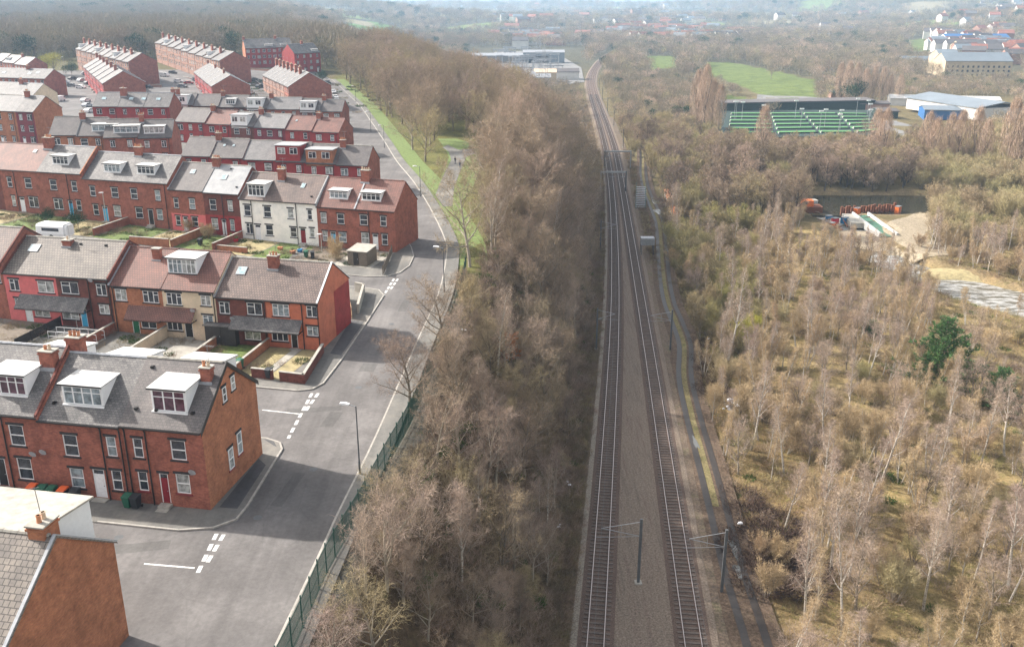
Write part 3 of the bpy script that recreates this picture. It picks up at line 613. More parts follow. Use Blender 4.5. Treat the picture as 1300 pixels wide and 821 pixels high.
hc(-26.5,0,6.75,he=6.9,hr=10.2,wall='render_white',roof='tile_brown',label='white rendered terrace house with white door and deep dormer',front=[('sash',.7,1.9,4.1,5.9),('sash',4.2,5.5,4.1,5.9),('case2',.8,2.0,1.2,2.9),('door_white',2.4,3.4,.4,2.8),('sash',4.3,5.6,1.2,2.9)],
  dorm=[dict(x0=1.4,x1=4.4,y0=.5,zt=9.2)],chim=[(5.9,3.5,1.1,dict(w=1.1,dd=.8,pots=4))],verge_l='felt_grey',pipes=(2.1,))
hc(-33.0,.5,6.5,he=7.1,hr=10.6,wall='brick_dark',roof='felt_grey',low='paint_red',low_h=3.4,label='brick terrace house with flat pale grey roof, open door and red painted ground floor',front=[('sash',1.0,2.2,4.2,5.9),('sash',4.3,5.2,4.2,5.9),('sash',1.0,2.2,1.0,2.8),('door_white',2.9,3.7,.2,2.7),('sash',4.4,5.2,1.0,2.8)],sky=[(2.6,2.4,1.0,1.0)],chim=[(.2,4.2,1.3,dict(w=1.2,dd=.8,pots=4))],vents=2,pipes=(3.4,))
hc(-39.4,.7,6.4,he=7.0,hr=10.5,wall='brick_red',roof='slate_brown',low='paint_pink',low_h=3.0,label='brick terrace house with pink painted ground floor and white pipe',front=btb(0,'door_white'),sky=[(2.9,2.9,.9,.9)],verge_l='lead')
hc(-47.7,1.4,8.3,he=7.2,hr=10.8,wall='brick_red',roof='slate_grey',label='brick terrace house with maroon door and long white dormer in third row',front=[('sash',.9,2.2,4.2,5.9),('sash',5.6,6.6,4.2,5.9),('sash',1.4,2.8,1.0,2.8),('door_dark',3.8,4.8,.1,2.6),('sash',5.5,6.6,1.0,2.7)],dorm=[dict(x0=1.8,x1=5.2,y0=1.2,zt=9.6)],chim=[(.1,4.3,1.3,dict(w=1.3,dd=.8,pots=4))],pipes=(7.6,))
hc(-56,1.4,8.3,he=7.2,hr=10.8,wall='brick_red',roof='slate_grey',label='brick terrace house with pale blue door at upper left of third row',front=[('sash',1.2,2.3,4.2,5.9),('sash',5.4,6.8,4.2,5.9),('sash',1.3,2.4,1.0,2.8),('door_cyan',3.2,4.2,.1,2.6),('sash',5.4,6.8,1.0,2.8)],dorm=[dict(x0=3.6,x1=6.9,y0=1.2,zt=9.6)],verge_l='brick_red')
hc(-65,1.9,9,he=7.4,hr=11.0,wall='brick_red',roof='slate_grey',label='brick terrace house with bright blue door and white dormer on grey slates',front=[('sash',2.2,3.6,4.3,6.0),('sash',6.6,7.7,4.3,6.0),('case2',2.4,4.3,1.0,2.8),('door_cyan',5.4,6.3,.1,2.6),('sash',7.0,8.0,1.0,2.8)],dorm=[dict(x0=2.3,x1=5.6,y0=1.3,zt=9.9)],verge_r='brick_orange',pipes=(5.9,))
hc(-73,1.9,8,he=7.4,hr=11.0,wall='brick_red',roof='tile_red',label='red brown tiled brick house with white door and paired ground floor windows',front=[('sash',1.3,2.3,4.3,6.0),('sash',5.0,6.4,4.3,6.0),('sash',1.6,2.4,1.0,2.8),('door_white',3.3,4.3,.1,2.6),('case2',5.2,7.2,1.0,2.8)],sky=[(5.2,3.2,.7,.7)],chim=[(7.6,4.0,1.5,dict(w=1.6,dd=1.0,pots=4))],pipes=(3.0,))
hc(-81,1.9,8,he=7.4,hr=11.0,wall='brick_dark',roof='tile_red',label='red brown tiled house at the far left of the third row',front=[('sash',1.3,2.4,4.3,6.0),('sash',5.0,6.3,4.3,6.0),('sash',5.2,6.3,.6,2.8),('door_dark',3.0,3.9,.1,2.5)])

# manholes and trench repairs
mb=MB()
for (x,y,w,l,a) in [(-17.5,60,.9,5,8),(-16.5,72,1.2,3,8),(-18.5,74,5,1,-8),(-14,92,1,7,6),(-26,52.3,4,1.1,-10),(-15,84,1.6,2.2,5),(-13.5,104,1,5,4)]:
    c,s_=math.cos(R(-a)),math.sin(R(-a)); mb.poly([(x+c*u_-s_*v_,y+s_*u_+c*v_,17.951) for u_,v_ in ((-w/2,-l/2),(w/2,-l/2),(w/2,l/2),(-w/2,l/2))])
tag(mb.build('tarmac_patch','repair_tar'),kind='structure')
mb=MB()
for (x,y) in [(-16.2,63),(-18.8,56),(-15.2,79),(-14.3,97),(-28,53.5),(-24,74.5),(-13,116)]:
    mb.poly([(x+.33*math.cos(t*.5236),y+.33*math.sin(t*.5236),17.956) for t in range(12)])
tag(mb.build('manhole_cover','mast_steel'),kind='structure')
def Pg(x,y,up=0.0,it=5):
    z=18.0
    for _ in range(it):
        q=P(x,y,z); z=gm(*q)+up
    return q[0],q[1],z-up
ORD=['first','second','third','fourth','fifth','sixth','seventh','eighth','ninth','tenth','eleventh','twelfth','thirteenth','fourteenth']
def frow(xl,yl,xr,yr,he,hr,d,specs,rown,gr='brick_red',gl=None,zb=.1):
    """specs run from the right end to the left"""
    a=Pg(xl,yl,he+zb); b=Pg(xr,yr,he+zb); L=math.hypot(b[0]-a[0],b[1]-a[1]); ang=math.degrees(math.atan2(b[1]-a[1],b[0]-a[0])); n=len(specs)
    tot=sum(s.get('w',1) for s in specs); t=0
    for i,s in enumerate(specs):
        lab=f"{s['l']}, {ORD[i]} from right, {rown}"; lab=lab if len(lab.split())<=16 else f"{s['l']}, {ORD[i]}, {rown}"
        if len(lab.split())>16: lab=f"{s['l'].replace('terrace ','').replace('tall ','')}, {ORD[i]}, {rown}"
        w=L*s.get('w',1)/tot; t+=w; f=1-t/L; x=a[0]+(b[0]-a[0])*f; y=a[1]+(b[1]-a[1])*f; z=a[2]+(b[2]-a[2])*f+zb+s.get('dz',0)
        fr=s.get('front')
        if fr is None:
            fr=[]; k=max(1,round(w/3.0)); dm=s.get('door','door_white'); di=rnd.randrange(k)
            top=he-.75
            for lev in range(int(he//2.7)):
                zt_=top-lev*2.75
                for j in range(k):
                    c=(j+.5)*w/k; ww=rnd.choice([.5,.75])
                    if zt_<3.2 and j==di and s.get('nodoor') is None: fr.append((dm,c-.45,c+.45,.1,2.3)); fr.append(('sash',c+.65,c+1.15,.9,2.2)) if w/k>3 else None
                    else: fr.append((rnd.choice(['sash','case2']),c-ww,c+ww,zt_-1.4,zt_))
        house((x,y,z),ang,w,d,he,hr+s.get('dh',0),s.get('wall','brick_red'),s.get('roof','slate_grey'),lab,front=fr,dorm=s.get('dorm',()),sky=s.get('sky',()),
              chim=s.get('chim',[(.3,d/2-.4,1.3,dict(w=1.1,dd=.8,pots=3))] if i%2==0 else []),gable_r=s.get('gr',gr if i==0 else None),gable_l=gl if i==n-1 else None,verge_r=s.get('vr'),verge_l=s.get('vl'),low=s.get('low'),low_h=s.get('lowh',0),vents=0,pipes=(w*.9,))
        if s.get('box'):
            x0,x1,zt_,bm=s['box']; rt=[o for o in COL.objects if o.get('label','').startswith(s['l'])][-1]
            m=MB(); m.box(x0,-.03,he-.6,x1,d*.55,zt_); o=m.build('upper_storey',bm,rt); m=MB(); m.box(x0-.2,-.25,zt_+.002,x1+.2,d*.55+.1,zt_+.16); m.build('flat_roof','felt_grey',o)
            k=2; 
            for j in range(k): c=x0+(x1-x0)*(j+.5)/k; window(rt,c-.8,c+.8,zt_-1.65,zt_-.35,'case2',y=-.09,sill=None,lintel=None)
D=lambda l,wall='paint_red',roof='slate_brown',**k: dict(l=l,wall=wall,roof=roof,**k)
dm=lambda x0,x1,y0,zt: [dict(x0=x0,x1=x1,y0=y0,zt=zt,st='dorm4')]
frow(230,197.3,466,211.4,5.5,8.6,8.5,[D('dark roofed red terrace house',roof='slate_brown',gr='brick_red'),D('terrace house with boxed brick upper storey',roof='slate_brown',wall='paint_red',box=(.1,5.6,8.1,'brick_orange'),chim=[]),D('crimson terrace house with flat roofed upper storey',box=(.1,5.2,8.6,'paint_red'),chim=[]),
 D('red terrace house with pale slate roof',roof='slate_pale',w=1.1),D('red terrace house with two small rooflights',sky=[(2,2.6,.5,.6),(4,2.6,.5,.6)],w=1.1),D('red terrace house with dark brown roof and party chimney',roof='slate_brown')],'fourth row')
frow(222,154,430,169.5,5.4,8.3,8.5,[D('red painted terrace house with red brown tiles',roof='tile_red',wall='paint_red'),D('red painted terrace house with small rooflight',roof='tile_red',wall='paint_red',sky=[(2,2.6,.5,.6)]),D('maroon terrace house with pale slates',roof='slate_pale',wall='paint_maroon',w=1.2),D('maroon terrace house with boxed white dormer',box=(.3,4.8,8.0,'upvc'),wall='brick_dark',w=.9),
 D('red fronted terrace house with brown roof',wall='paint_red',roof='tile_red'),D('red fronted terrace house with dark slates',wall='paint_red',roof='slate_brown',w=1.2)],'fifth row',gr='brick_red')
frow(213,133,434,142.5,5.4,8.3,8.5,[D('dark tiled end house beside the bend',wall='brick_red',roof='slate_brown'),D('brick house with black framed boxed dormer',box=(.3,4.8,7.8,'upvc'),wall='brick_dark'),D('brick house with pale slates',roof='slate_pale',wall='brick_red',w=1.5),D('house with boxed glazed white dormer',wall='brick_dark',roof='slate_brown',box=(.3,5,8,'upvc')),
 D('brown roofed house with white dormer window',wall='brick_dark',roof='slate_brown',dorm=dm(2,4.8,1,7.6),w=1.3),D('brown roofed house at left',wall='brick_dark',roof='slate_brown',w=1.2),D('house with wide boxed white dormer',wall='brick_dark',roof='slate_brown',box=(.3,6,8,'upvc'),w=1.2)],'sixth row')
frow(62,171.5,132,173,7,10.2,9,[D('brick house with long ribbon dormer window',wall='brick_orange',roof='slate_brown',dorm=dm(3,8.5,1,9.2),vl='felt_grey'),D('brick house with arched ground floor openings',wall='brick_orange',roof='slate_brown',chim=[])],'left row behind the third row',gl='brick_red')
frow(131,174.5,218,175.5,7,10.2,9,[D('tall brick house with small dormer',wall='brick_red',roof='slate_brown',dorm=dm(1.2,5.4,1,9.2),gr='brick_red',chim=[(.3,4,1.3,dict(pots=4))]),D('tall brick house with long dormer',wall='brick_red',roof='slate_brown',dorm=dm(2,7.2,1,9.2),chim=[])],'pair of tall houses above the third row')
frow(117,135,214.5,136,6.6,9.9,9,[D('slate roofed house with bright rooflight',roof='slate_grey',sky=[(3.5,2.4,1.2,1)],chim=[(8.6,4,1.2,dict(pots=4))]),D('slate roofed house with centre rooflight',roof='slate_grey',sky=[(3,2.4,1.2,1),(6.5,2.4,1.2,1)],chim=[]),D('slate roofed house with stout brick chimney',roof='slate_grey',sky=[(2.5,2.4,1.2,1)],chim=[(7.8,3.4,1.4,dict(w=1.6,dd=1.1,pots=2))])],'row of rooflights at upper left')
frow(-40,139,42,142,8.6,11.8,9.5,[D('tall maroon painted end house with orange brick gable',wall='paint_maroon',roof='slate_grey',gr='brick_orange',w=.75),D('tall brick house with orange painted front',wall='brick_orange',roof='slate_pale'),D('tall brick house left of picture edge',wall='brick_red',roof='slate_pale')],'tall row at the left edge')
frow(-40,117,42,121,7,10,9,[D('slate roofed house with cream gable',wall='brick_red',roof='slate_grey',gr='render_cream'),D('slate roofed brick house',wall='brick_red',roof='slate_grey'),D('slate roofed house with chimney',wall='brick_red',roof='slate_grey')],'second tall row at the left edge')
frow(-40,97,57,100,7,10,10,[D('house with two rooflights and red gable',wall='brick_red',roof='slate_grey',gr='brick_red',sky=[(3,2.5,1.4,1.2),(6.5,3,1.4,1.2)]),D('house with pale rooflight',wall='brick_red',roof='slate_grey',sky=[(3,2.5,1.4,1.2)]),D('grey roofed brick house',wall='brick_red',roof='slate_grey')],'third tall row at the left edge')
frow(-25,80,34,86,6,9,9,[D('white roofed house with red gable',wall='brick_red',roof='slate_pale',gr='brick_red'),D('white roofed house with dormer',wall='brick_red',roof='slate_pale',dorm=dm(2,5,1,8)),D('white roofed house with chimney',wall='brick_red',roof='slate_pale'),D('white roofed house at picture edge',wall='brick_red',roof='slate_pale')],'far left row of pale roofs')
pale=lambda i: D(['pale brick terrace house','buff brick terrace house with chimney','pale brick house with dormer'][i%3],wall='brick_pale',roof='slate_far',dorm=dm(2,4.5,1,12) if i%3==2 else (),chim=[(.3,4.4,1.6,dict(w=1.2,dd=.9,pots=4))])
frow(97,70,163,80.5,9.6,13,12,[pale(i) for i in range(9)],'long slate terrace behind the parked cars')
frow(198,66,279,80,9.6,13,13,[pale(i+1) for i in range(9)],'long slate terrace below the tree belt')
frow(312,70,372,70.5,9.5,13.5,11,[D('tall brick house',roof='slate_grey',dorm=dm(2,5,1,11)),D('tall brick house with twin white dormers',roof='slate_grey',dorm=dm(2,6,1,11)),D('tall brick house with stout chimney',roof='slate_grey')],'tall row in front of the trees',gl='brick_orange')
frow(374,76,407,75.5,9,13,11,[D('brick house with white dormer',roof='slate_grey',dorm=dm(3,6.5,1,10.5)),D('brick house with tall chimney',roof='slate_grey')],'short row by the tree line')
frow(246,90,269,110.5,6,9.5,13,[D('narrow brick house with chimney',roof='slate_far',vr='upvc',dz=-.2*i) for i in range(5)],'small stepped row of gables')
frow(333,93,366,111,7,11.5,15,[D('brick house with white verge',wall='brick_red' if i<1 else 'brick_pale',roof='slate_far',vr='upvc',chim=[(.3,6,1.8,dict(w=1.2,dd=1,pots=4))],gr='brick_red',dz=-.15*i) for i in range(7)],'stepped row beside the far bend')
frow(106,86,131,107,6.5,10.5,14,[D('brick house with bright flat verge',roof='slate_far',vr='upvc',chim=[(.3,6,1.6,dict(w=1.2,dd=1,pots=3))]) for i in range(6)],'little stepped row by the parked cars')
# rear dormers on row A
A0h=[o for o in COL.objects if o.type=='EMPTY' and abs(o.rotation_euler[2]-R(-10))<1e-6 and o.location.y>56 and o.location.y<62 and o.location.x<-26]
A0h.sort(key=lambda o:-o.location.x)
for o,(x0,x1) in zip(A0h[:3],[(1.9,5.4),(2.3,5.8),(3.1,6.5)]):
    m=MB(); m.ext([(4.6,9.4),(7.9,7.0),(7.9,9.05),(4.6,9.62)],'x',x0,x1); q=m.build('rear_dormer','upvc',o); m=MB(); m.ext([(4.5,9.63),(8.15,9.03),(8.15,9.17),(4.5,9.77)],'x',x0-.12,x1+.12); m.build('dormer_roof','flat_roof',q)
# ---------------------------------------------------------------- yards, walls, bins
def frame(o,ang): 
    c,s=math.cos(R(ang)),math.sin(R(ang)); return lambda a,b:(o[0]+c*a-s*b,o[1]+s*a+c*b)
FA,FB,FC=frame(A0,-10),frame(B0,-11),frame(C0,-16)
def wallseg(pts,h,mat,label,cat='garden wall',name='garden_wall',t=.22,cope='concrete',zb=None,group=None):
    m=MB(); c=MB()
    for (a,b) in zip(pts[:-1],pts[1:]):
        z=18.07+float(rise(np.array((a[0]+b[0])/2))) if zb is None else zb; l=math.hypot(b[0]-a[0],b[1]-a[1]); T=Matrix.Translation((a[0],a[1],z))@Matrix.Rotation(math.atan2(b[1]-a[1],b[0]-a[0]),4,'Z')
        m.box(-t/2+.001,-t/2,-.3,l+t/2-.001,t/2,h,0,T); c.box(-t/2-.03,-t/2-.04,h+.002,l+t/2-.04,t/2+.04,h+.07,0,T)
    r=m.build(name,mat); tag(r,label,cat,group); c.build('coping',cope,r); return r
wallseg([P(321.5,479,18.05),P(346,481.5,18.05)],1.0,'brick_dark','short brick wall left of the yard gate of the orange red end house')
wallseg([P(357,483.5,18.05),P(386,487,18.05),P(410,448,18.05)],1.0,'brick_dark','sloping brick yard wall wrapping the corner of the orange red end house')
for s,l in ((-6.1,'between the dark red house and the orange red end house'),(-12,'between the cream house and the dark red house')): wallseg([FB(s,-.1),FB(s,-8.6)],1.0,'brick_orange',f'brick yard wall {l}')
wallseg([FB(-18.4,-.1),FB(-18.4,-8)],1.3,'render_cream','cream yard wall between the green door house and the cream house')
wallseg([FB(-25,-.1),FB(-25,-8)],1.0,'brick_red','brick yard wall beside the green door house')
def fence(pts,h,mat,label,gap=.12,bw=.1,name='garden_fence',zb=None):
    root=empty(name,(pts[0][0],pts[0][1],18.0),0,label,'fence'); 
    for a,b in zip(pts[:-1],pts[1:]):
        z=(18.07+float(rise(np.array((a[0]+b[0])/2))) if zb is None else zb)-18; ax,ay=a[0]-pts[0][0],a[1]-pts[0][1]; l=math.hypot(b[0]-a[0],b[1]-a[1]); T=Matrix.Translation((ax,ay,z))@Matrix.Rotation(math.atan2(b[1]-a[1],b[0]-a[0]),4,'Z'); m=MB(); x=0
        while x<l: m.box(x,-.02,.05,x+bw,.01,h,0,T); x+=gap
        m.box(0,.012,.3,l,.05,.4,0,T); m.box(0,.012,h-.35,l,.05,h-.25,0,T); m.build('boards',mat,root)
        k=max(1,int(l/2.2))
        for i in range(k+1): q=MB(); q.box(l*i/k-.05,.052,-.2,l*i/k+.05,.15,h+.08,0,T); q.build('post',mat,root)
    return root
fence([FB(-31.7,-.3),FB(-31.7,-7.5)],1.1,'dark_timber','dark picket fence between the salmon pink house and the cyan door house')
fence([P(447,405,18.05),P(441,380,18.05)],1.5,'timber','pale timber fence beside the bright red gable')
wallseg([P(455,398,18.05),P(462,372,18.05),P(452,370,18.05)],1.2,'concrete','pale concrete wall behind the bright red gable by the pavement')
fence([P(487,349,18.05),P(498,322,18.05)],1.3,'old_timber','green stained fence beside the steps of the pale door house')
wallseg([FC(-40,-9.5),FC(-33.4,-9.3)],1.2,'brick_orange','orange brick garden wall below the pink fronted house')
wallseg([FC(-33.1,-.2),FC(-33.1,-9)],1.2,'brick_orange','orange brick wall between the pink fronted house and the flat roofed house')
wallseg([FC(-26.5,-.2),FC(-26.5,-8)],1.1,'brick_red','brick garden wall left of the white rendered houses')
wallseg([FC(-26,-7.5),FC(-21,-7.6)],.8,'brick_orange','low brick planter wall before the white house with deep dormer')
wallseg([FC(-48,-.2),FC(-48,-8)],1.2,'brick_red','brick garden wall beside the maroon door house')
# yard surfaces
def patch(name,pts,mat,top=.185): slab(name,pts,mat,top,.05,3)
patch('yard_grass',[FB(-5.9,-.1),FB(-3.2,-.1),FB(-3.6,-8),FB(-5.9,-8)],'dry_grass'); patch('yard_path',[FB(-3.15,-.1),FB(-2.2,-.1),FB(-2.7,-8.3),FB(-3.5,-8.3)],'concrete',.19); patch('yard_grass',[FB(-2.1,-.1),FB(-.2,-.1),FB(-.6,-8.2),FB(-2.5,-8.3)],'dry_grass')
patch('yard_grass',[FB(-11.8,-.1),FB(-6.3,-.1),FB(-6.3,-8),FB(-11.8,-8)],'lawn_moss'); patch('yard_ground',[FB(-18.2,-.1),FB(-12.2,-.1),FB(-12.2,-8.3),FB(-18.2,-8.3)],'concrete'); patch('yard_ground',[FB(-38,-.1),FB(-32,-.1),FB(-32,-8.3),FB(-38,-8.3)],'old_timber')
for s0,s1,mt in ((-6.3,-3.2,'concrete'),(-3.0,-.2,'concrete'),(-12.8,-6.7,'old_timber'),(-19.5,-13.2,'lawn_moss'),(-26.3,-19.7,'dry_grass'),(-32.9,-26.8,'lawn_moss'),(-39.3,-33.3,'dry_grass'),(-47.8,-39.6,'lawn_moss'),(-56,-48.2,'dry_grass'),(-66,-56.3,'lawn_moss'),(-80,-66.4,'dry_grass')): patch('yard_ground',[FC(s0,-.2),FC(s1,-.2),FC(s1,-8.8),FC(s0,-8.8)],mt)
def wbin(p,body,lid,label,rz=0,z=18.08,group=None):
    r=empty('wheelie_bin',(p[0],p[1],z),rz,label,'wheelie bin',group); m=MB(); a=[(-.22,-.24),(.22,-.24),(.22,.24),(-.22,.24)]; b=[(-.29,-.36),(.29,-.36),(.29,.33),(-.29,.33)]
    m.add([(x,y,.1) for x,y in a]+[(x,y,.98) for x,y in b],[(0,1,2,3)[::-1],(4,5,6,7)]+[(i,(i+1)%4,4+(i+1)%4,4+i) for i in range(4)]); m.build('body',body,r)
    m=MB(); m.ext([(-.4,.985),(.34,.985),(.34,1.1),(.1,1.13),(-.4,1.03)],'x',-.31,.31); m.build('lid',lid,r)
    for s in(-1,1): m=MB(); m.tube((s*.24,.3,.1),(s*.3,.3,.1),.1,n=10); m.build('wheel','rubber',r)
    m=MB(); m.tube((-.24,.39,1.0),(.24,.39,1.0),.02,n=5); m.build('handle',lid,r)
bs_=[(-14.2,'bin_black','lid_orange','black wheelie bin with orange lid, leftmost of the front row bins'),(-13.35,'bin_green','bin_green','green wheelie bin right of the leftmost orange lidded bin'),(-12.55,'bin_green','bin_green','green wheelie bin in the middle of the five bins by the wall'),(-11.6,'bin_black','lid_orange','orange lidded bin beside the dark bin near the white door'),(-10.6,'bin_black','bin_black','black wheelie bin nearest the white door'),(-6.25,'bin_green','bin_green','green wheelie bin between the downpipes of the nearest row'),(-5.6,'bin_black','bin_black','dark wheelie bin beside the green one near the maroon door')]
for s,b,l,t in bs_: wbin(FA(s,-.75),b,l,t,R(-10+rnd.uniform(-8,8)))
for (x,y,b,l,t) in [(262,306,'bin_green','bin_green','green bin by the flat roofed house'),(255,316,'bin_black','bin_black','dark bin behind the second row ridge'),(397,328,'bin_black','bin_black','dark bin before the white house with red door'),(389,327,'bin_green','bin_green','green bin before the white house with red door'),(12,412,'bin_green','bin_green','green bin beside the salmon pink house'),(305,468,'bin_green','bin_green','green lidded bin in the dark red house yard'),(342,480,'bin_black','bin_black','dark bin at the yard gate of the orange red end house')]:
    q=P(x,y,18.1); wbin(q,b,l,t,R(rnd.uniform(-40,20)),18.1+float(rise(np.array(q[0]))))
# sheds and yard clutter
def shed(o,ang,w,d,h,label,wall='old_timber',roof='felt_grey',name='garden_shed'):
    r=empty(name,(*o,18.06+float(rise(np.array(o[0])))),R(ang),label,'shed'); m=MB(); m.box(0,0,0,w,d,h); m.build('wall',wall,r); m=MB(); m.ext([(-.15,h+.003),(d+.15,h+.22),(d+.15,h+.3),(-.15,h+.09)],'x',-.12,w+.12); m.build('roof',roof,r)
    m=MB(); m.box(w*.3,-.05,.05,w*.3+.8,-.003,h-.15); q=m.build('door','dark_timber',r); m=MB(); m.box(w*.3+.65,-.09,h*.45,w*.3+.72,-.052,h*.52); m.build('handle','steel',q)
shed(P(442,336,18.1),-16,3.0,3.4,2.1,'low timber shed with mossy flat roof beside the pale door house steps',roof='concrete')
shed(P(262,437,18.1),-11,3.6,2.6,2.2,'dark lean-to shed with sheeted roof before the dark red house','dark_timber','slate_grey')
shed(P(75,330,18.2),-16,1.6,1.4,1.8,'small shed behind the second row','old_timber','felt_grey')
def caravan(o,ang,label):
    r=empty('covered_caravan',(*o,18.1+float(rise(np.array(o[0])))),R(ang),label,'caravan'); m=MB(); prof=[(-.95,.35),(.95,.35),(1.08,.8),(1.08,1.9),(.85,2.3),(-.85,2.3),(-1.08,1.9),(-1.08,.8)]; m.ext(prof,'x',0,4.6); m.ext([(p*.8,.45+(q-.35)*.85) for p,q in prof],'x',-.4,-.001); m.ext([(p*.8,.45+(q-.35)*.85) for p,q in prof],'x',4.601,5.0); m.build('body','upvc',r)
    for s in(-1,1): m=MB(); m.tube((2.3,s*.9,.33),(2.3,s*1.05,.33),.33,n=12); m.build('wheel','rubber',r)
    m=MB(); m.box(-1.2,-.05,.4,-.41,.05,.5); m.build('tow_bar','steel',r); m=MB(); m.box(.8,-1.1,1.2,3.8,-1.082,1.7); m.build('window','glass_dark',r)
caravan(P(56,305,18.9),-12,'white covered caravan parked behind the second row')
# steps and clutter: small crates, planters, washing
def planter(p,c,label):
    r=empty('planter',(*p,18.1+float(rise(np.array(p[0])))),rnd.uniform(0,3),label,'planter'); m=MB(); m.add([(x*.3,y*.2,0) for x,y in((-1,-1),(1,-1),(1,1),(-1,1))]+[(x*.4,y*.28,.45) for x,y in((-1,-1),(1,-1),(1,1),(-1,1))],[(3,2,1,0),(4,5,6,7),(0,1,5,4),(1,2,6,5),(2,3,7,6),(3,0,4,7)]); m.build('tub',c,r)
    m=MB()
    for i in range(40): 
        a=rnd.uniform(0,6.28); q=rnd.uniform(0,.35); x,y,z=q*math.cos(a),q*math.sin(a)*.7,.45+rnd.uniform(0,.4); m.add([(x,y,z),(x+.1,y+.03,z+.05),(x+.03,y+.1,z+.1)],[(0,1,2)])
    m.build('plant','grass',r)
for i,(x,y,c,t) in enumerate([(381,320,'blue','blue planter by the white house with red door'),(372,322,'pot','terracotta planter by the white house with red door'),(356,318,'pot','terracotta planter before the white houses'),(300,310,'plastic_red','red tub beside the red painted ground floor'),(293,306,'plastic_red','red tub at the foot of the flat roofed house'),(425,316,'bin_green','green tub before the dark blue door'),(412,312,'bin_green','green tub beside the end of the white house'),(366,430,'upvc','white tub by the steps of the orange red house')]): planter(P(x,y,18.1),c,t)
# green mesh fence along the pavement
fp=[(-13.9,33),(-12.8,42),(-12.25,49.3),(-11.2,56),(-10.3,63),(-9.2,70.7),(-8.3,80),(-7.5,90),(-6.9,100),(-6.6,110),(-6.5,119)]
root=empty('boundary_fence',(fp[0][0],fp[0][1],17.9),0,'dark green mesh boundary fence between the pavement and the wooded bank','fence'); ox,oy=fp[0]
fpc=catmull(fp,4); m=MB(); rl=MB(); last=None; dist=0
for a,b in zip(fpc[:-1],fpc[1:]):
    l=math.hypot(b[0]-a[0],b[1]-a[1]); k=max(1,int(l/.11)); za=gm(*a)-17.9; T=Matrix.Translation((a[0]-ox,a[1]-oy,0))@Matrix.Rotation(math.atan2(b[1]-a[1],b[0]-a[0]),4,'Z')
    for i in range(k): m.box(l*i/k,-.006,.05,l*i/k+.05,.006,2.35,0,T)
    for z in(.3,1.2,2.2): rl.box(0,.01,z,l,.03,z+.05,0,T)
    q=MB(); q.box(-.035,.032,-.4,.035,.1,2.45,0,T); q.build('post','green_paint',root)
m.build('mesh_panel','green_paint',root); rl.build('rail','green_paint',root)
# lamp posts
def lamp(p,z,rz,label):
    r=empty('street_lamp',(*p,z),rz,label,'street lamp','street lamps along the main road'); m=MB(); m.tube((0,0,0),(0,0,1.2),.1,.09,8); m.tube((0,0,1.2),(0,0,6.0),.065,.05,8); m.build('post','mast_steel',r); m=MB(); m.tube((0,0,5.95),(-.7,0,6.1),.035,.035,6); m.build('arm','steel',r)
    m=MB(); m.ext([(-1.35,6.06),(-.6,6.03),(-.55,6.14),(-.9,6.22),(-1.3,6.18)],'y',-.14,.14); o=m.build('lantern','upvc',r); m=MB(); m.box(-1.25,-.1,6.02,-.7,.1,6.045); m.build('lens','glass_pale',o)
lamp(P(457,602),18.05,R(-12),'slim dark street lamp with white lantern beside the green mesh fence, nearest of all')
lamp(P(564,371),18.05,R(-12),'street lamp opposite the bend beside the bare roadside trees')
lamp(P(534,250),18.05,R(20),'street lamp on the grass verge opposite the red tiled row')
for x,y,t in ((488,188,'street lamp on the verge opposite the fourth row'),(471,168,'street lamp on the verge opposite the fifth row'),(452,130,'street lamp at the far bend by the wood')):
    q=Pg(x,y); lamp(q[:2],q[2],R(30),t)
def pole(px,py,t,h=8):
    q=Pg(px,py); r=empty('lamp_post',q,0,t,'street lamp'); m=MB(); m.tube((0,0,-.3),(0,0,h),.08,.05,7); m.build('post','concrete',r); m=MB(); m.ext([(-.6,h),(.1,h),(.1,h+.15),(-.6,h+.1)],'y',-.12,.12); m.build('lantern','upvc',r)
pole(137,291,'pale lamp post rising among the gardens of the third row',6); pole(84,100,'lamp post beside the parked cars at upper left',9); pole(409,322,'short post by the garden of the dark blue door house',3)
# cars
CM={}
def car(px,py,rz,c,label,van=False,group='cars parked in the far streets'):
    if c not in CM: plain('car_'+str(len(CM)),c,.3,.05); CM[c]='car_'+str(len(CM))
    q=Pg(px,py); r=empty('parked_van' if van else 'parked_car',(q[0],q[1],q[2]+.06+.12*max(0,min(1,(q[1]-300)/60))),rz,label,'van' if van else 'car',group); m=MB()
    if van: pr=[(-2.4,.3),(2.4,.3),(2.45,.9),(2.0,1.1),(1.5,1.95),(-2.4,2.0)]; gl=[(1.0,1.2),(1.9,1.2),(1.45,1.85),(1.0,1.85)]
    else: pr=[(-2.05,.3),(2.05,.3),(2.1,.65),(1.95,.8),(1.0,.92),(.45,1.38),(-1.1,1.42),(-1.85,1.0),(-2.1,.9)]; gl=[(-1.6,1.0),(.9,.95),(.4,1.32),(-1.1,1.36)]
    m.ext(pr,'y',-.86,.86); m.build('body',CM[c],r); m=MB(); m.ext(gl,'y',-.875,.875); 
    m.add([(pr[-5 if not van else 3][0]*.97+.02,y,z) for y,z in ((-.7,1.0),(.7,1.0))]+[(.5 if not van else 1.56,y,1.38 if not van else 1.85) for y in (.62,-.62)],[(0,1,2,3)]); m.build('windows','glass_dark',r)
    for sx in(-1.3,1.3):
        for sy in(-1,1): m=MB(); m.tube((sx,sy*.7,.32),(sx,sy*.89,.32),.32,n=10); w=m.build('wheel','rubber',r); m=MB(); m.tube((sx,sy*.891,.32),(sx,sy*.9,.32),.17,n=8); m.build('hub','steel',w)
W_,B_,G_,S_,RD,Sv=(.7,.7,.7),(.02,.02,.025),(.12,.12,.13),(.4,.42,.45),(.35,.03,.03),(.05,.12,.3)
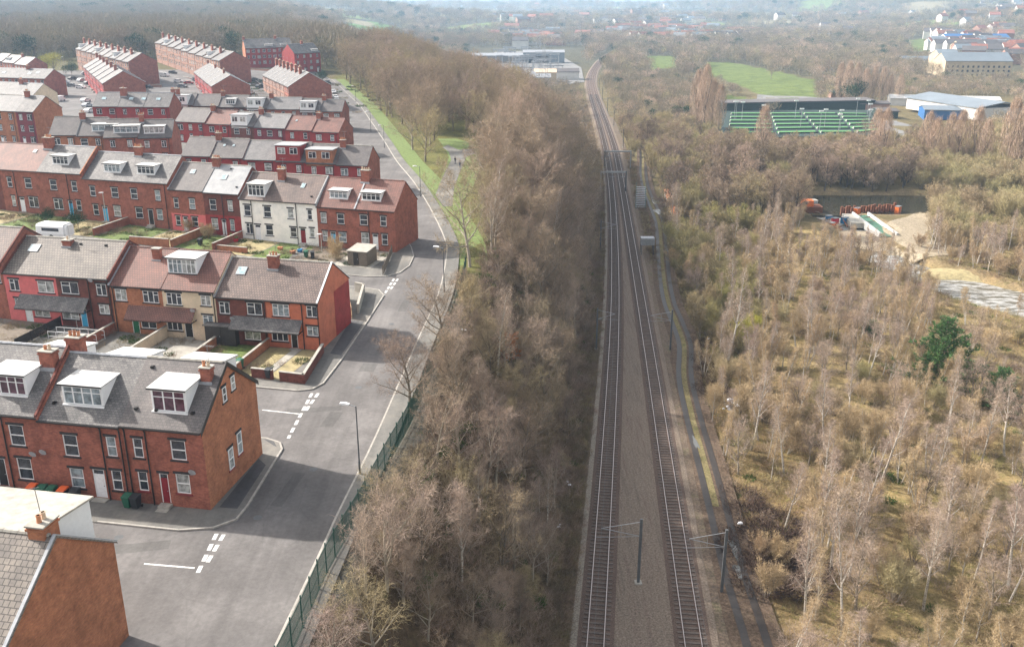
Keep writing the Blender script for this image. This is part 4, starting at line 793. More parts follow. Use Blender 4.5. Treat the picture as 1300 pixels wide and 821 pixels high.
for i,(x,y,a,c,v,t) in enumerate([(76,101,20,Sv,0,'blue car beside the hedge at upper left'),(83,107,10,S_,0,'silver car below the blue car at upper left'),(76,109,15,G_,0,'dark car left of the silver car at upper left'),(93,103,60,B_,0,'black car in the middle of the upper left car park'),(92,111,0,G_,0,'grey car among the cars below the pale terrace'),(103,113,-10,W_,0,'white car at the front of the cluster below the pale terrace'),(104,105,70,W_,0,'white car behind the cluster below the pale terrace'),(110,98,30,S_,0,'silver car nearest the pale terrace'),(113,108,60,G_,0,'grey car beside the small stepped row'),
  (77,129,90,W_,1,'white van parked alone at the street mouth'),(109,130,80,W_,0,'white car at the rear of three beside the rooflight row'),(111,136,80,S_,0,'silver car in the middle of three beside the rooflight row'),(114,143,80,W_,0,'white car at the front of three beside the rooflight row'),
  (209,100,-20,W_,1,'white van below the long slate terrace'),(227,106,0,W_,0,'white car below the second slate terrace'),(240,108,10,RD,0,'red car below the second slate terrace'),(220,97,-30,B_,0,'black car against the second slate terrace'),(250,104,0,S_,0,'silver car by the small gables'),(312,110,20,W_,0,'white car in the street between the gables'),(322,104,60,G_,0,'dark car in the street between the gables'),(330,112,70,B_,0,'black car beside the stepped row'),
  (416,108,-60,B_,0,'black car under the hedge at the far bend'),(423,119,-65,W_,0,'white car first in the line on the far bend'),(426,126,-68,W_,0,'white car second in the line on the far bend'),(428,131,-68,S_,0,'silver car third in the line on the far bend'),(432,138,-70,W_,0,'white car fourth in the line on the far bend'),(434,143,-70,S_,0,'pale car fifth in the line on the far bend'),(437,149,-70,B_,0,'dark car last in the line on the far bend')]): car(x,y,R(a),c,t,v)
# people
plain('cloth_dark',(.03,.03,.04),.9,.1); plain('cloth_blue',(.05,.07,.12),.9,.1); plain('skin',(.45,.27,.19),.6,.05); plain('hair',(.03,.02,.015),.9,.1)
def person(p,z,rz,label,cloth,kid=1.0):
    J=dict(pel=(0,0,.95),wai=(0,0,1.12),che=(0,0,1.35),nec=(0,.01,1.5),hed=(0,.0,1.58),hp1=(.1,0,.92),hp2=(-.1,0,.92),k1=(.11,-.12,.5),k2=(-.11,.08,.5),a1=(.11,-.1,.08),a2=(-.11,.28,.12),t1=(.11,-.24,.04),t2=(-.11,.17,.03),s1=(.19,0,1.42),s2=(-.19,0,1.42),e1=(.24,.05,1.15),e2=(-.24,-.03,1.15),w1=(.22,-.1,.93),w2=(-.22,-.16,.95),f1=(.21,-.15,.85),f2=(-.21,-.22,.87))
    E_=[('pel','wai'),('wai','che'),('che','nec'),('nec','hed'),('pel','hp1'),('pel','hp2'),('hp1','k1'),('hp2','k2'),('k1','a1'),('k2','a2'),('a1','t1'),('a2','t2'),('che','s1'),('che','s2'),('s1','e1'),('s2','e2'),('e1','w1'),('e2','w2'),('w1','f1'),('w2','f2')]
    rad=dict(pel=.15,wai=.13,che=.16,nec=.06,hed=.07,hp1=.1,hp2=.1,k1=.065,k2=.065,a1=.045,a2=.045,t1=.04,t2=.04,s1=.07,s2=.07,e1=.05,e2=.05,w1=.035,w2=.035,f1=.03,f2=.03)
    ks=list(J); me=bpy.data.meshes.new('person'); me.from_pydata([tuple(c*kid for c in J[k]) for k in ks],[(ks.index(a),ks.index(b)) for a,b in E_],[]); o=bpy.data.objects.new('person',me); COL.objects.link(o); o.location=(*p,z); o.rotation_euler[2]=rz
    s=o.modifiers.new('Skin','SKIN'); 
    for i,k in enumerate(ks): me.skin_vertices[0].data[i].radius=(rad[k]*kid,)*2
    me.skin_vertices[0].data[0].use_root=True; o.modifiers.new('Sub','SUBSURF').levels=1; o.modifiers['Sub'].render_levels=1; me.materials.append(M[cloth]); tag(o,label,'person')
    for nm,mt,(cx,cy,cz),(rx,ry,rz_) in (('head','skin',(0,-.01,1.66),(.085,.105,.12)),('hair','hair',(0,.02,1.69),(.095,.105,.11))):
        h=MB(); n1,n2=8,6; vs=[(cx+rx*math.sin(math.pi*j/n2)*math.cos(2*math.pi*i/n1),cy+ry*math.sin(math.pi*j/n2)*math.sin(2*math.pi*i/n1),cz+rz_*math.cos(math.pi*j/n2)) for j in range(n2+1) for i in range(n1)]
        if nm=='head': vs+=[(0.,-.13,1.65),(.015,-.1,1.63),(-.015,-.1,1.63),(0,-.1,1.68)]
        fs=[(j*n1+i,j*n1+(i+1)%n1,(j+1)*n1+(i+1)%n1,(j+1)*n1+i) for j in range(n2) for i in range(n1)]
        if nm=='head': b=len(vs)-4; fs+=[(b,b+1,b+3),(b,b+3,b+2),(b,b+2,b+1)]
        h.add([tuple(c*kid for c in v) for v in vs],fs); h.build(nm,mt,o)
for (x,y,t,c,kd) in ((578,209,'person in dark clothes walking on the park path, farther along','cloth_dark',1),(584,214,'person in dark blue clothes on the park path, nearer the lawn','cloth_blue',.95)):
    q=Pg(x,y); person(q[:2],q[2]+.12,R(rnd.uniform(0,360)),t,c,kd)
frow(408-70,128,408-68,128.5,1,1,1,[]) if 0 else None
for i,(x,y,a,c,t) in enumerate([(150,116,-20,W_,'white car by the yard walls below the little stepped row'),(188,113,-15,B_,'black car right of the little stepped row'),(176,116,-15,S_,'silver car by the wall right of the little stepped row'),(232,112,-10,G_,'dark grey car below the white cars of the second terrace'),(262,118,0,W_,'white car at the gable foot of the narrow houses'),(318,120,70,W_,'white car at the left of the stepped row'),(324,126,70,B_,'black car below the stepped row'),(305,92,10,S_,'silver car in front of the tall row'),(340,90,10,RD,'red car in front of the tall row'),(66,136,85,G_,'grey car at the street corner by the tall maroon house')]): car(x,y,R(a),c,t)
# white ramp railings and yellow box before the second row
q=FB(-26.5,-3.2); r=empty('access_ramp',(*q,18.2),R(-11),'white railed access ramp before the dark brick house with cyan door','ramp'); m=MB(); m.ext([(-4,0),(1.5,.0),(1.5,.75),(-4,.1)],'y',-.7,.7) if 0 else m.box(-4,-.7,-.3,2,.7,.35); m.build('deck','concrete',r)
for s_ in(-.7,.7):
    m=MB()
    for x in np.arange(-4,2.1,1.0): m.tube((x,s_,.3),(x,s_,1.35),.03,n=5)
    for z in(.8,1.35): m.tube((-4,s_,z),(2,s_,z),.03,n=5)
    m.build('railing','upvc',r)
q=P(134,414,18.6); r=empty('salt_box',(*q,18.1),.3,'yellow box by the white ramp railings','box'); m=MB(); m.box(-.4,-.3,0,.4,.3,.8); m.build('body','yellow',r); m=MB(); m.ext([(-.35,.8),(.35,.8),(.3,.95),(-.3,1.05)],'x',-.44,.44); m.build('lid','yellow',r)
# garden walls and hedges in the far streets
for i,(pa,pb) in enumerate([((165,110),(205,112)),((118,112),(160,116)),((150,98),(168,104)),((205,92),(262,108)),((280,112),(312,118)),((318,98),(332,112)),((300,92),(345,95)),((250,112),(262,120)),((345,118),(366,121)),((60,120),(72,150))]):
    a=Pg(*pa); b=Pg(*pb); wallseg([a[:2],b[:2]],1.3,'brick_dark' if i%2 else 'brick_pale',f'low brick yard wall, {ORD[i]} of the walls between the far terraces',zb=min(a[2],b[2]))
for l_ in [o for o in COL.objects if o.get('label') and len(o['label'].split())>16]: print('LONG',l_['label'])
# ---------------------------------------------------------------- railway
def mixmat(name,cs,scale,scale2=0,bumpd=.05,rough=.95,streak=False):
    m,nt,b=nodes(name); g=geo(nt)
    mp=nt.nodes.new('ShaderNodeMapping'); mp.inputs['Rotation'].default_value=(0,0,R(6)); mp.inputs['Scale'].default_value=(3.5,.16,1); nt.links.new(g,mp.inputs[0])
    col=ramp(nt,noise(nt,scale if not streak else .5,6,.75,g if not streak else mp.outputs[0]),[(.3+.4*i/(len(cs)-1),c) for i,c in enumerate(cs)])
    if scale2: col=mixc(nt,.9,col,ramp(nt,noise(nt,scale2,6,.9,g),[(.36,(.45,)*3),(.5,(1.,)*3),(.64,(1.7,)*3)]),'MULTIPLY')
    nt.links.new(col,b.inputs['Base Color']); b.inputs['Roughness'].default_value=rough; b.inputs['Specular IOR Level'].default_value=.15; bump(nt,b,noise(nt,max(scale2,4),6,.9,g),.9,bumpd)
mixmat('ballast',[(.125,.1,.08),(.2,.16,.125),(.135,.098,.08)],.22,5,streak=True); mixmat('ballast_track',[(.1,.072,.058),(.14,.1,.08)],.3,7); mixmat('ballast_grey',[(.19,.165,.135),(.24,.21,.17),(.2,.13,.11)],.25,5)
mixmat('mud',[(.075,.053,.04),(.12,.086,.062),(.085,.066,.046)],.6,3); mixmat('verge_cover',[(.12,.12,.045),(.19,.155,.08),(.09,.1,.035)],.5,4); mixmat('spoil',[(.105,.08,.062),(.155,.118,.088),(.12,.11,.065)],.4,4)
mixmat('sand',[(.24,.2,.145),(.31,.26,.19),(.18,.15,.1)],.3,3)
plain('sleeper',(.12,.095,.08),.9,.3,1.5)
m_,nt,b=nodes('rail_steel'); b.inputs['Base Color'].default_value=(.42,.37,.35,1); b.inputs['Metallic'].default_value=.6; b.inputs['Roughness'].default_value=.42
m_,nt,b=nodes('rail_rust'); b.inputs['Base Color'].default_value=(.12,.06,.04,1); b.inputs['Roughness'].default_value=.9
ys=np.concatenate([np.arange(30,330,2.5),np.arange(330,1105,6)])
BZ=-.02
def xstrip(name,mat,fa,fb,za,zb,ys_=ys,stuff=False):
    m=MB(); pr=None
    for y in ys_:
        c=((float(fa(y)),y,za(y) if callable(za) else za),(float(fb(y)),y,zb(y) if callable(zb) else zb))
        if pr: m.quad(pr[0],pr[1],c[1],c[0])
        pr=c
    return tag(m.build(name,mat),kind='structure')
xstrip('ballast','ballast',lambda y:XL(y)-2.3,lambda y:XR(y)+2.3,0-.02,-.02)
xstrip('ballast_shoulder','spoil',lambda y:XL(y)-3.3,lambda y:XL(y)-2.3,-.42,-.02); xstrip('ballast_shoulder','ballast',lambda y:XR(y)+2.3,lambda y:XR(y)+3.3,-.02,-.42)
xstrip('cess_path','ballast_grey',lambda y:XL(y)-2.25+.0*y,lambda y:XL(y)-1.7,-.015,-.014,ys[:110])
for f in (XL,XR): xstrip('track_bed','ballast_track',lambda y:f(y)-1.65,lambda y:f(y)+1.65,-.012,-.012)
xstrip('spoil_strip','spoil',lambda y:XR(y)+2.35,lambda y:XR(y)+4.7,-.016,-.2,ys[:140])
for f,t in ((XL,'left'),(XR,'right')):
    o0=(float(f(30)),30.0,0); r=empty('railway_track',o0,0,f'{t} hand railway track on concrete sleepers running up the valley','railway track','pair of railway tracks')
    for s in (-.75,.75):
        for mt,w,z0,z1 in(('rail_steel',.042,.1,.175),):
            m=MB(); w2=.075; pr=None
            yy=ys
            for y in yy:
                x=float(f(y))+s-o0[0]; c=[(x-w,y-30,.175),(x+w,y-30,.175),(x+w2,y-30,.0),(x-w2,y-30,.0)]
                if pr is not None:
                    m.add(pr+c,[(0,1,5,4)],0); m.add(pr+c,[(1,2,6,5),(3,0,4,7)],1)
                pr=c
            m.build('rail',['rail_steel','rail_rust'],r)
    y=38.; n=0; big=MB()
    sm_=MB(); sm_.box(-1.25,-.12,-.05,1.25,.12,.055); src=None
    y=62.0
    while y<560:
        k=float(f(y+.5)-f(y-.5)); a=-math.atan(k)
        if n<100:
            if src is None: src=sm_.build('sleeper','sleeper',r); o=src
            else: o=src.copy(); COL.objects.link(o); o.parent=r
            o.location=(float(f(y))-o0[0],y-30,0); o.rotation_euler[2]=a
        else:
            T=Matrix.Translation((float(f(y))-o0[0],y-30,0))@Matrix.Rotation(a,4,'Z'); big.box(-1.25,-.12,-.05,1.25,.12,.055,0,T)
        n+=1; y+=.65
    y=61.35
    while y>32:
        T=Matrix.Translation((float(f(y))-o0[0],y-30,0)); big.box(-1.25,-.12,-.05,1.25,.12,.055,0,T); y-=.65
    tag(big.build('sleepers','sleeper',r),kind='stuff')
def mast(x,y,side,label,h=7.2,col='mast_steel',arm=True,tx=None):
    z=gm(x,y) if abs(x-float(XL(y)))>3.5 and x<float(XL(y)) or x>float(XR(y))+3.5 else -.05
    z=max(z,-1); r=empty('overhead_line_mast',(x,y,z),0,label,'railway mast','masts carrying the overhead line'); m=MB(); m.box(-.13,-.1,-.4,.13,.1,h); m.build('mast',col,r)
    m=MB(); m.box(-.35,-.35,-.3,.35,.35,.12); m.build('footing','concrete',r)
    if arm:
        tx=float(f_(y))-x if False else tx; m=MB(); m.tube((0,0,h-.3),(tx,0,h-1.0),.035,n=5); m.tube((0,0,h-1.9),(tx,0,h-1.0),.035,n=5); m.tube((0,0,h-1.9),(tx*1.15,0,h-2.0),.022,n=5); m.tube((tx*.5,0,h-1.95),(tx*.5,0,h-.65),.02,n=4); m.build('cantilever','steel',r)
    return r
PM=[(12.4,72.5,'L','dark mast between the two tracks at the bottom of the picture'),(20.3,71.2,'R','mast right of the tracks beside the muddy track, bottom of picture')]
xl,xr_=float(XL(72.5)),float(XR(71.2)); mast(12.4,72.5,0,PM[0][3],tx=xl-12.4); mast(20.3,71.2,0,PM[1][3],tx=xr_-20.3)
q=P(850.8,443,0); mast(q[0],q[1],0,'mast right of the tracks between grass and muddy track, midway up the line',tx=float(XR(q[1]))-q[0])
q=P(757,443,0); mast(q[0],q[1],0,'slim mast on the left edge of the ballast, midway up the line',tx=float(XL(q[1]))-q[0])
q=P(762,318,0); mast(q[0],q[1],0,'dark mast left of the line beside the wooded bank, before the portals',tx=float(XL(q[1]))-q[0])
q=P(791,187,0); mast(q[0],q[1],0,'mast right of the line beyond the second portal',tx=float(XR(q[1]))-q[0])
for i,y in enumerate((410,470,530,590)): mast(float(XR(y))+3,y,0,f'{ORD[i]} of the distant masts right of the curving line beyond the portals',tx=-3)
def portal(px0,px1,py,yb,side,label):
    y=P(px0,yb,0)[1]; x0=P(px0,yb,0)[0]; k=(y*math.cos(PT)-(5.8-H)*math.sin(PT))/F; xs=[(px0-650)*k,(px1-650)*k]; r=empty('signal_portal',(xs[0],y,0),0,label,'gantry','portals over the railway'); h=6.2; L=xs[1]-xs[0]
    for t in (0,L): m=MB(); m.box(t-.2,-.2,-.4,t+.2,.2,h); m.build('leg','steel' if (t==0)==(side=='L') else 'mast_steel',r)
    m=MB(); m.box(.205,-.2,h-.55,L-.205,.2,h-.05); m.build('beam','steel',r)
    for c in (float(XL(y)),float(XR(y))): m=MB(); m.tube((c-xs[0],0,h-.5),(c-xs[0],0,h-1.8),.06,n=5); m.tube((c-xs[0]-.8,0,h-1.8),(c-xs[0]+.8,0,h-1.7),.04,n=5); m.build('wire_hanger','steel',r)
portal(763,795,223,243,'L','grey steel portal nearer the camera spanning both tracks'); portal(768,801,190,214,'R','grey steel portal farther up the line with its dark leg on the right')
for f,t in((XL,'left'),(XR,'right')):
    m=MB(); p=None
    for y in np.arange(30,620,12):
        c=(float(f(y)),y,5.0)
        if p: m.tube(p,c,.008,n=4,cap=False); m.tube((p[0],p[1],p[2]+1.1),(c[0],c[1],c[2]+1.1),.008,n=4,cap=False)
        p=c
    tag(m.build('overhead_wire','mast_steel'),f'thin overhead wires strung above the {t} hand track','wire','overhead wires')
# relay cabinet on legs, stairs, bridge parapet, puddles, muddy track
q=P(821,322,0); r=empty('relay_cabinet',(q[0],q[1],gm(*q)),0,'pale relay cabinet on a four legged steel frame right of the line','cabinet')
m=MB(); m.box(-1.5,-1,2.6,1.5,1,4.2); c=m.build('cabinet','lead',r); m=MB(); m.box(-1.2,-1.03,2.8,-.05,-1.002,4.0); m.box(.05,-1.03,2.8,1.2,-1.002,4.0); m.build('door','steel',c)
for sx in(-1.35,1.35):
    for sy in(-.85,.85): m=MB(); m.box(sx-.07,sy-.07,-.6,sx+.07,sy+.07,2.598); m.build('leg','mast_steel',r)
q=P(810,262,0); r=empty('steel_staircase',(q[0]-1.2,q[1]-4,gm(*q)-.3),R(-8),'green handrailed staircase descending beside the line','staircase'); n=14
for i in range(n): m=MB(); m.box(0,i*1.15,.2+i*.28,2.6,i*1.15+.75,.3+i*.28); m.build('tread','lead',r)
for s in(-.1,2.6): m=MB(); m.ext([(0,0),(n*1.15,n*.28),(n*1.15,n*.28+.35),(0,.35)],'x',s,s+.1); m.ext([(0,1.1),(n*1.15,n*.28+1.1),(n*1.15,n*.28+1.2),(0,1.2)],'x',s,s+.1); m.build('handrail','green_paint',r)
a=P(846,248,-.5); b=P(857,281,-.5); L=math.hypot(b[0]-a[0],b[1]-a[1]); r=empty('bridge_parapet',(b[0],b[1],gm(*b)-.5),math.atan2(a[1]-b[1],a[0]-b[0]),'long low bridge parapet with rusty brown coping and pale painted face','parapet'); m=MB(); m.box(0,-.6,0,L,.6,2.2); m.build('wall','upvc',r); m=MB(); m.box(-.1,-.85,2.205,L+.1,.85,2.5); m.build('coping','pot',r)
TR=[P(*q,-.4) for q in [(985,930),(958,820),(930,731),(912,660),(894,590),(878,530),(868,480),(868,440),(858,410),(848,385),(842,350),(839,310),(836,283),(828,262),(820,243),(816,222),(816,200),(814,180)]]
TRs=catmull(TR,5)
m=MB(); strip(m,TRs,-2.2,-.0,.27,gm); strip(m,TRs,0,2.7,.27,gm); tag(m.build('muddy_track','mud'),kind='structure')
m=MB(); near=[p for p in TRs if p[1]>85]; strip(m,near,-.35,.4,.3,gm); tag(m.build('track_grass','verge_cover'),kind='structure')
m=MB(); strip(m,TRs,-4.1,-2.15,.22,gm); tag(m.build('grass_strip','verge_cover'),kind='structure')
plain('rut_mud',(.035,.028,.024),.5,.3,2)
for s in (-1.15,.75): m=MB(); strip(m,TRs,s,s+.75,.31,gm); tag(m.build('wheel_rut','rut_mud'),kind='structure')
m_,nt,b=nodes('puddle_water'); b.inputs['Base Color'].default_value=(.1,.1,.09,1); b.inputs['Roughness'].default_value=.05; b.inputs['Specular IOR Level'].default_value=1
def blob(name,px,py,rx,ry,mat,off,z=-.4,rz=0,n=18,kind='structure'):
    c=P(px,py,z); m=MB(); pts=[]
    for i in range(n): t=2*math.pi*i/n; k=1+.25*math.sin(3*t+px)+.15*math.sin(5*t+py); x,y=rx*k*math.cos(t),ry*k*math.sin(t); pts.append((c[0]+x*math.cos(rz)-y*math.sin(rz),c[1]+x*math.sin(rz)+y*math.cos(rz)))
    zz=max(gm(*p) for p in pts)+off; m.poly([(x,y,zz) for x,y in pts]); return tag(m.build(name,mat),kind=kind)
plain('road_ground',(.16,.14,.1),.9,.3,.5)
blob('bare_ground',826,254,3.6,13,'mud',.24); 
for x,y,a,b_ in ((817,241,.9,5),(832,257,1.1,4),(835,270,.9,3.5)): blob('puddle',x,y,a,b_,'puddle_water',.3)
for x,y,a,b_ in ((883,565,.3,1.6),(931,700,.3,1.8),(936,728,.35,1.2)): blob('puddle',x,y,a,b_,'puddle_water',.32)
# ---------------------------------------------------------------- river, weir works
m_,nt,b=nodes('river_water'); g=geo(nt); b.inputs['Base Color'].default_value=(.03,.03,.022,1); b.inputs['Roughness'].default_value=.12; bump(nt,b,noise(nt,1.2,4,.6,g),.25,.1)
m_,nt,b=nodes('rapid_water'); g=geo(nt); mp=nt.nodes.new('ShaderNodeMapping'); mp.inputs['Rotation'].default_value=(0,0,R(35)); mp.inputs['Scale'].default_value=(.35,1.3,1); nt.links.new(g,mp.inputs[0])
f=ramp(nt,noise(nt,.9,8,.8,mp.outputs[0]),[(.46,0.),(.58,1.)]); nt.links.new(mixc(nt,f,(.09,.08,.055),(.48,.48,.47)),b.inputs['Base Color']); b.inputs['Roughness'].default_value=.35; bump(nt,b,noise(nt,2.5,5,.7,g),.5,.12)
def water(name,pts,z,mat):
    m=MB(); pr=None; P_=catmull(pts,5)
    for i,(x,y,w) in enumerate(P_):
        a=P_[max(i-1,0)]; c=P_[min(i+1,len(P_)-1)]; dx,dy=c[0]-a[0],c[1]-a[1]; l=math.hypot(dx,dy); k=(w+1.5); q=((x+dy/l*k,y-dx/l*k,z),(x-dy/l*k,y+dx/l*k,z))
        if pr: m.quad(pr[0],pr[1],q[1],q[0])
        pr=q
    return tag(m.build(name,mat),kind='structure')
water('river_pool',RIV,-4.3,'river_water'); water('river_rapids',RIV2,-4.75,'rapid_water')
site=P(1110,292,-3.4)
# sand bank
def mound(name,cx,cy,rx,ry,h,z0,mat,n=28,seed=0,kind='structure'):
    m=MB(); vs=[]; fs=[]; rr=random.Random(seed)
    for j in range(8):
        for i in range(n):
            t=2*math.pi*i/n; q=j/7; k=1+.18*math.sin(2*t+seed)+.12*math.sin(5*t+seed*2); vs.append((cx+rx*k*(1-q)*math.cos(t),cy+ry*k*(1-q)*math.sin(t),z0+h*(1-(1-q)**2)+rr.uniform(-.1,.1)*h*q))
    for j in range(7):
        for i in range(n): fs.append((j*n+i,j*n+(i+1)%n,(j+1)*n+(i+1)%n,(j+1)*n+i))
    m.add(vs,fs); return tag(m.build(name,mat),kind=kind)
c=P(1165,283,-3.5); mound('sand_bank',c[0],c[1],14,11,1.3,-4.6,'sand',seed=3); c=P(1105,300,-3.5); mound('sand_bank',c[0],c[1],11,9,.9,-4.5,'sand',seed=5)
c=P(1240,345,-4); mound('river_bank',c[0],c[1],12,7,1.5,-5,'dry_grass',seed=8)
plain('rust',(.16,.055,.025),.8,.35,3); plain('site_green',(.05,.14,.09),.6,.2)
r=empty('sheet_pile_wall',(0,0,-4.6),0,'row of rusty orange sheet piles standing in the dark river pool','piling')
for i in range(22): x,y=P(1068+i*3.2,272-.2*i+(-1)**i*.6,-4.3); m=MB(); m.box(x-.32,y-.3,-1,x+.32,y+.3,2.3+rnd.uniform(-.4,.5)); m.build('pile','rust',r)
a=P(1092,273,-3.2); b=P(1128,301,-3.4); L=math.hypot(b[0]-a[0],b[1]-a[1]); r=empty('fish_pass_channel',(a[0],a[1],-4.4),math.atan2(b[1]-a[1],b[0]-a[0]),'long pale concrete channel with green base running down from the piles','channel')
m=MB(); m.box(0,-1.9,0,L,1.9,1.2); m.build('base','site_green',r)
for s in(-2.4,1.905): m=MB(); m.box(0,s,0,L,s+.5,2.1); m.build('wall','flat_roof',r)
a=P(1078,274,-3.4); b=P(1096,292,-3.4); r=empty('concrete_slab',(a[0],a[1],-4.3),math.atan2(b[1]-a[1],b[0]-a[0]),'pale concrete apron beside the rusty piles','slab'); m=MB(); m.box(0,-2,0,11,2,1.5); m.build('apron','concrete',r)
q=P(1026,268,-4.3); r=empty('work_pontoon',(q[0],q[1],-4.3),R(-5),'orange brown work pontoon with cabin moored in the pool','pontoon'); m=MB(); m.box(-3.6,-2.2,0,3.6,2.2,1.7); m.build('hull','rust',r); m=MB(); m.box(-2.2,-1.5,1.705,1,1.5,3.4); c=m.build('cabin','orange',r); m=MB(); m.box(-1.8,-1.53,2.3,-.8,-1.502,3.1); m.build('window','glass_dark',c)
q=P(1000,257,-4.3); r=empty('flat_barge',(q[0],q[1],-4.3),R(4),'long pale flat barge lying along the pool','barge'); m=MB(); m.box(-9,-1.5,0,9,1.5,.7); m.build('hull','flat_roof',r); m=MB(); m.box(-9.1,-1.6,.705,9.1,1.6,.8); m.build('deck','concrete',r)
for i,(x,y,c,l) in enumerate([(1052,278,'blue','blue hose reel by the pontoon'),(1060,281,'plastic_red','red crate on the river works'),(1072,280,'blue','blue drum beside the piles'),(1056,287,'orange','orange crate beside the river works'),(1088,268,'orange','orange box at the head of the piles'),(1140,266,'orange','orange marker box on the sand bank')]):
    q=P(x,y,-3.5); r=empty('site_crate',(q[0],q[1],-4.3),rnd.random(),l,'crate'); m=MB(); m.box(-.9,-.6,0,.9,.6,1.7); m.build('box',c,r); m=MB(); m.box(-.95,-.65,1.705,.95,.65,1.85); m.build('lid','steel',r)
for i in range(9):
    q=P(1035+rnd.uniform(0,60),278+rnd.uniform(0,14),-3.7); a=rnd.uniform(0,3); m=MB(); m.tube((0,0,0),(7*math.cos(a),7*math.sin(a),.8),.18,.1,6); o=m.build('timber_pole','rust' if i%2 else 'old_timber',loc=(q[0],q[1],-3.6)); tag(o,'loose pole lying among the debris at the river works','pole','poles lying at the river works')
# ---------------------------------------------------------------- trees
def twigmat(name,cs,rough=.9):
    m,nt,b=nodes(name); oi=nt.nodes.new('ShaderNodeObjectInfo'); n=noise(nt,.7,3,.7,geo(nt))
    r=nt.nodes.new('ShaderNodeValToRGB'); e=r.color_ramp.elements
    while len(e)<len(cs): e.new(.5)
    for i,c in enumerate(cs): e[i].position=i/(len(cs)-1); e[i].color=c4(c)
    nt.links.new(oi.outputs['Random'],r.inputs[0]); col=mixc(nt,.8,r.outputs[0],ramp(nt,n,[(.3,(.7,.7,.7)),(.7,(1.35,1.32,1.28))]),'MULTIPLY')
    nt.links.new(col,b.inputs['Base Color']); b.inputs['Roughness'].default_value=rough; b.inputs['Specular IOR Level'].default_value=.15
twigmat('twig_brown',[(.17,.13,.1),(.33,.255,.18),(.25,.19,.155),(.35,.29,.165),(.21,.165,.12),(.38,.285,.225),(.28,.22,.145)])
twigmat('twig_purple',[(.33,.255,.21),(.36,.285,.225),(.31,.235,.2)])
twigmat('twig_olive',[(.35,.3,.16),(.38,.32,.19),(.31,.28,.14),(.38,.3,.19),(.33,.26,.17)])
twigmat('twig_ochre',[(.42,.32,.19),(.38,.29,.18),(.45,.35,.22),(.36,.26,.17)])
twigmat('twig_yellow',[(.42,.4,.08),(.4,.38,.1)])
twigmat('twig_tan',[(.45,.33,.25),(.4,.3,.23)])
twigmat('twig_far',[(.2,.165,.125),(.24,.2,.14),(.19,.17,.12),(.27,.22,.14),(.22,.165,.135)])
twigmat('leaf_rust',[(.4,.17,.06),(.36,.15,.06)]); twigmat('needle',[(.07,.145,.055),(.085,.165,.06)]); twigmat('needle_dark',[(.02,.055,.022),(.03,.07,.03)]); twigmat('ivy',[(.05,.09,.02),(.07,.11,.03)])
twigmat('bramble',[(.24,.175,.12),(.29,.22,.14),(.19,.17,.08),(.27,.18,.13)]); twigmat('drygrass',[(.42,.34,.2),(.36,.29,.15),(.3,.27,.12),(.2,.2,.06)]); twigmat('bank_scrub',[(.22,.16,.12),(.27,.2,.15),(.19,.165,.095),(.28,.2,.16)])
twigmat('bark_brown',[(.11,.09,.07),(.28,.25,.2),(.16,.13,.1),(.34,.3,.25),(.2,.17,.13)]); plain('bark_dark',(.06,.05,.042),.95,.3,4)
m_,nt,b=nodes('bark_birch'); g=geo(nt); mp=nt.nodes.new('ShaderNodeMapping'); mp.inputs['Scale'].default_value=(1,1,3); nt.links.new(g,mp.inputs[0]); nt.links.new(ramp(nt,noise(nt,2.2,4,.7,mp.outputs[0]),[(.36,(.1,.08,.07)),(.46,(.42,.38,.33)),(.7,(.56,.52,.46))]),b.inputs['Base Color'])
def rv(r): 
    while 1:
        v=Vector((r.uniform(-1,1),r.uniform(-1,1),r.uniform(-1,1)))
        if .05<v.length<1: return v.normalized()
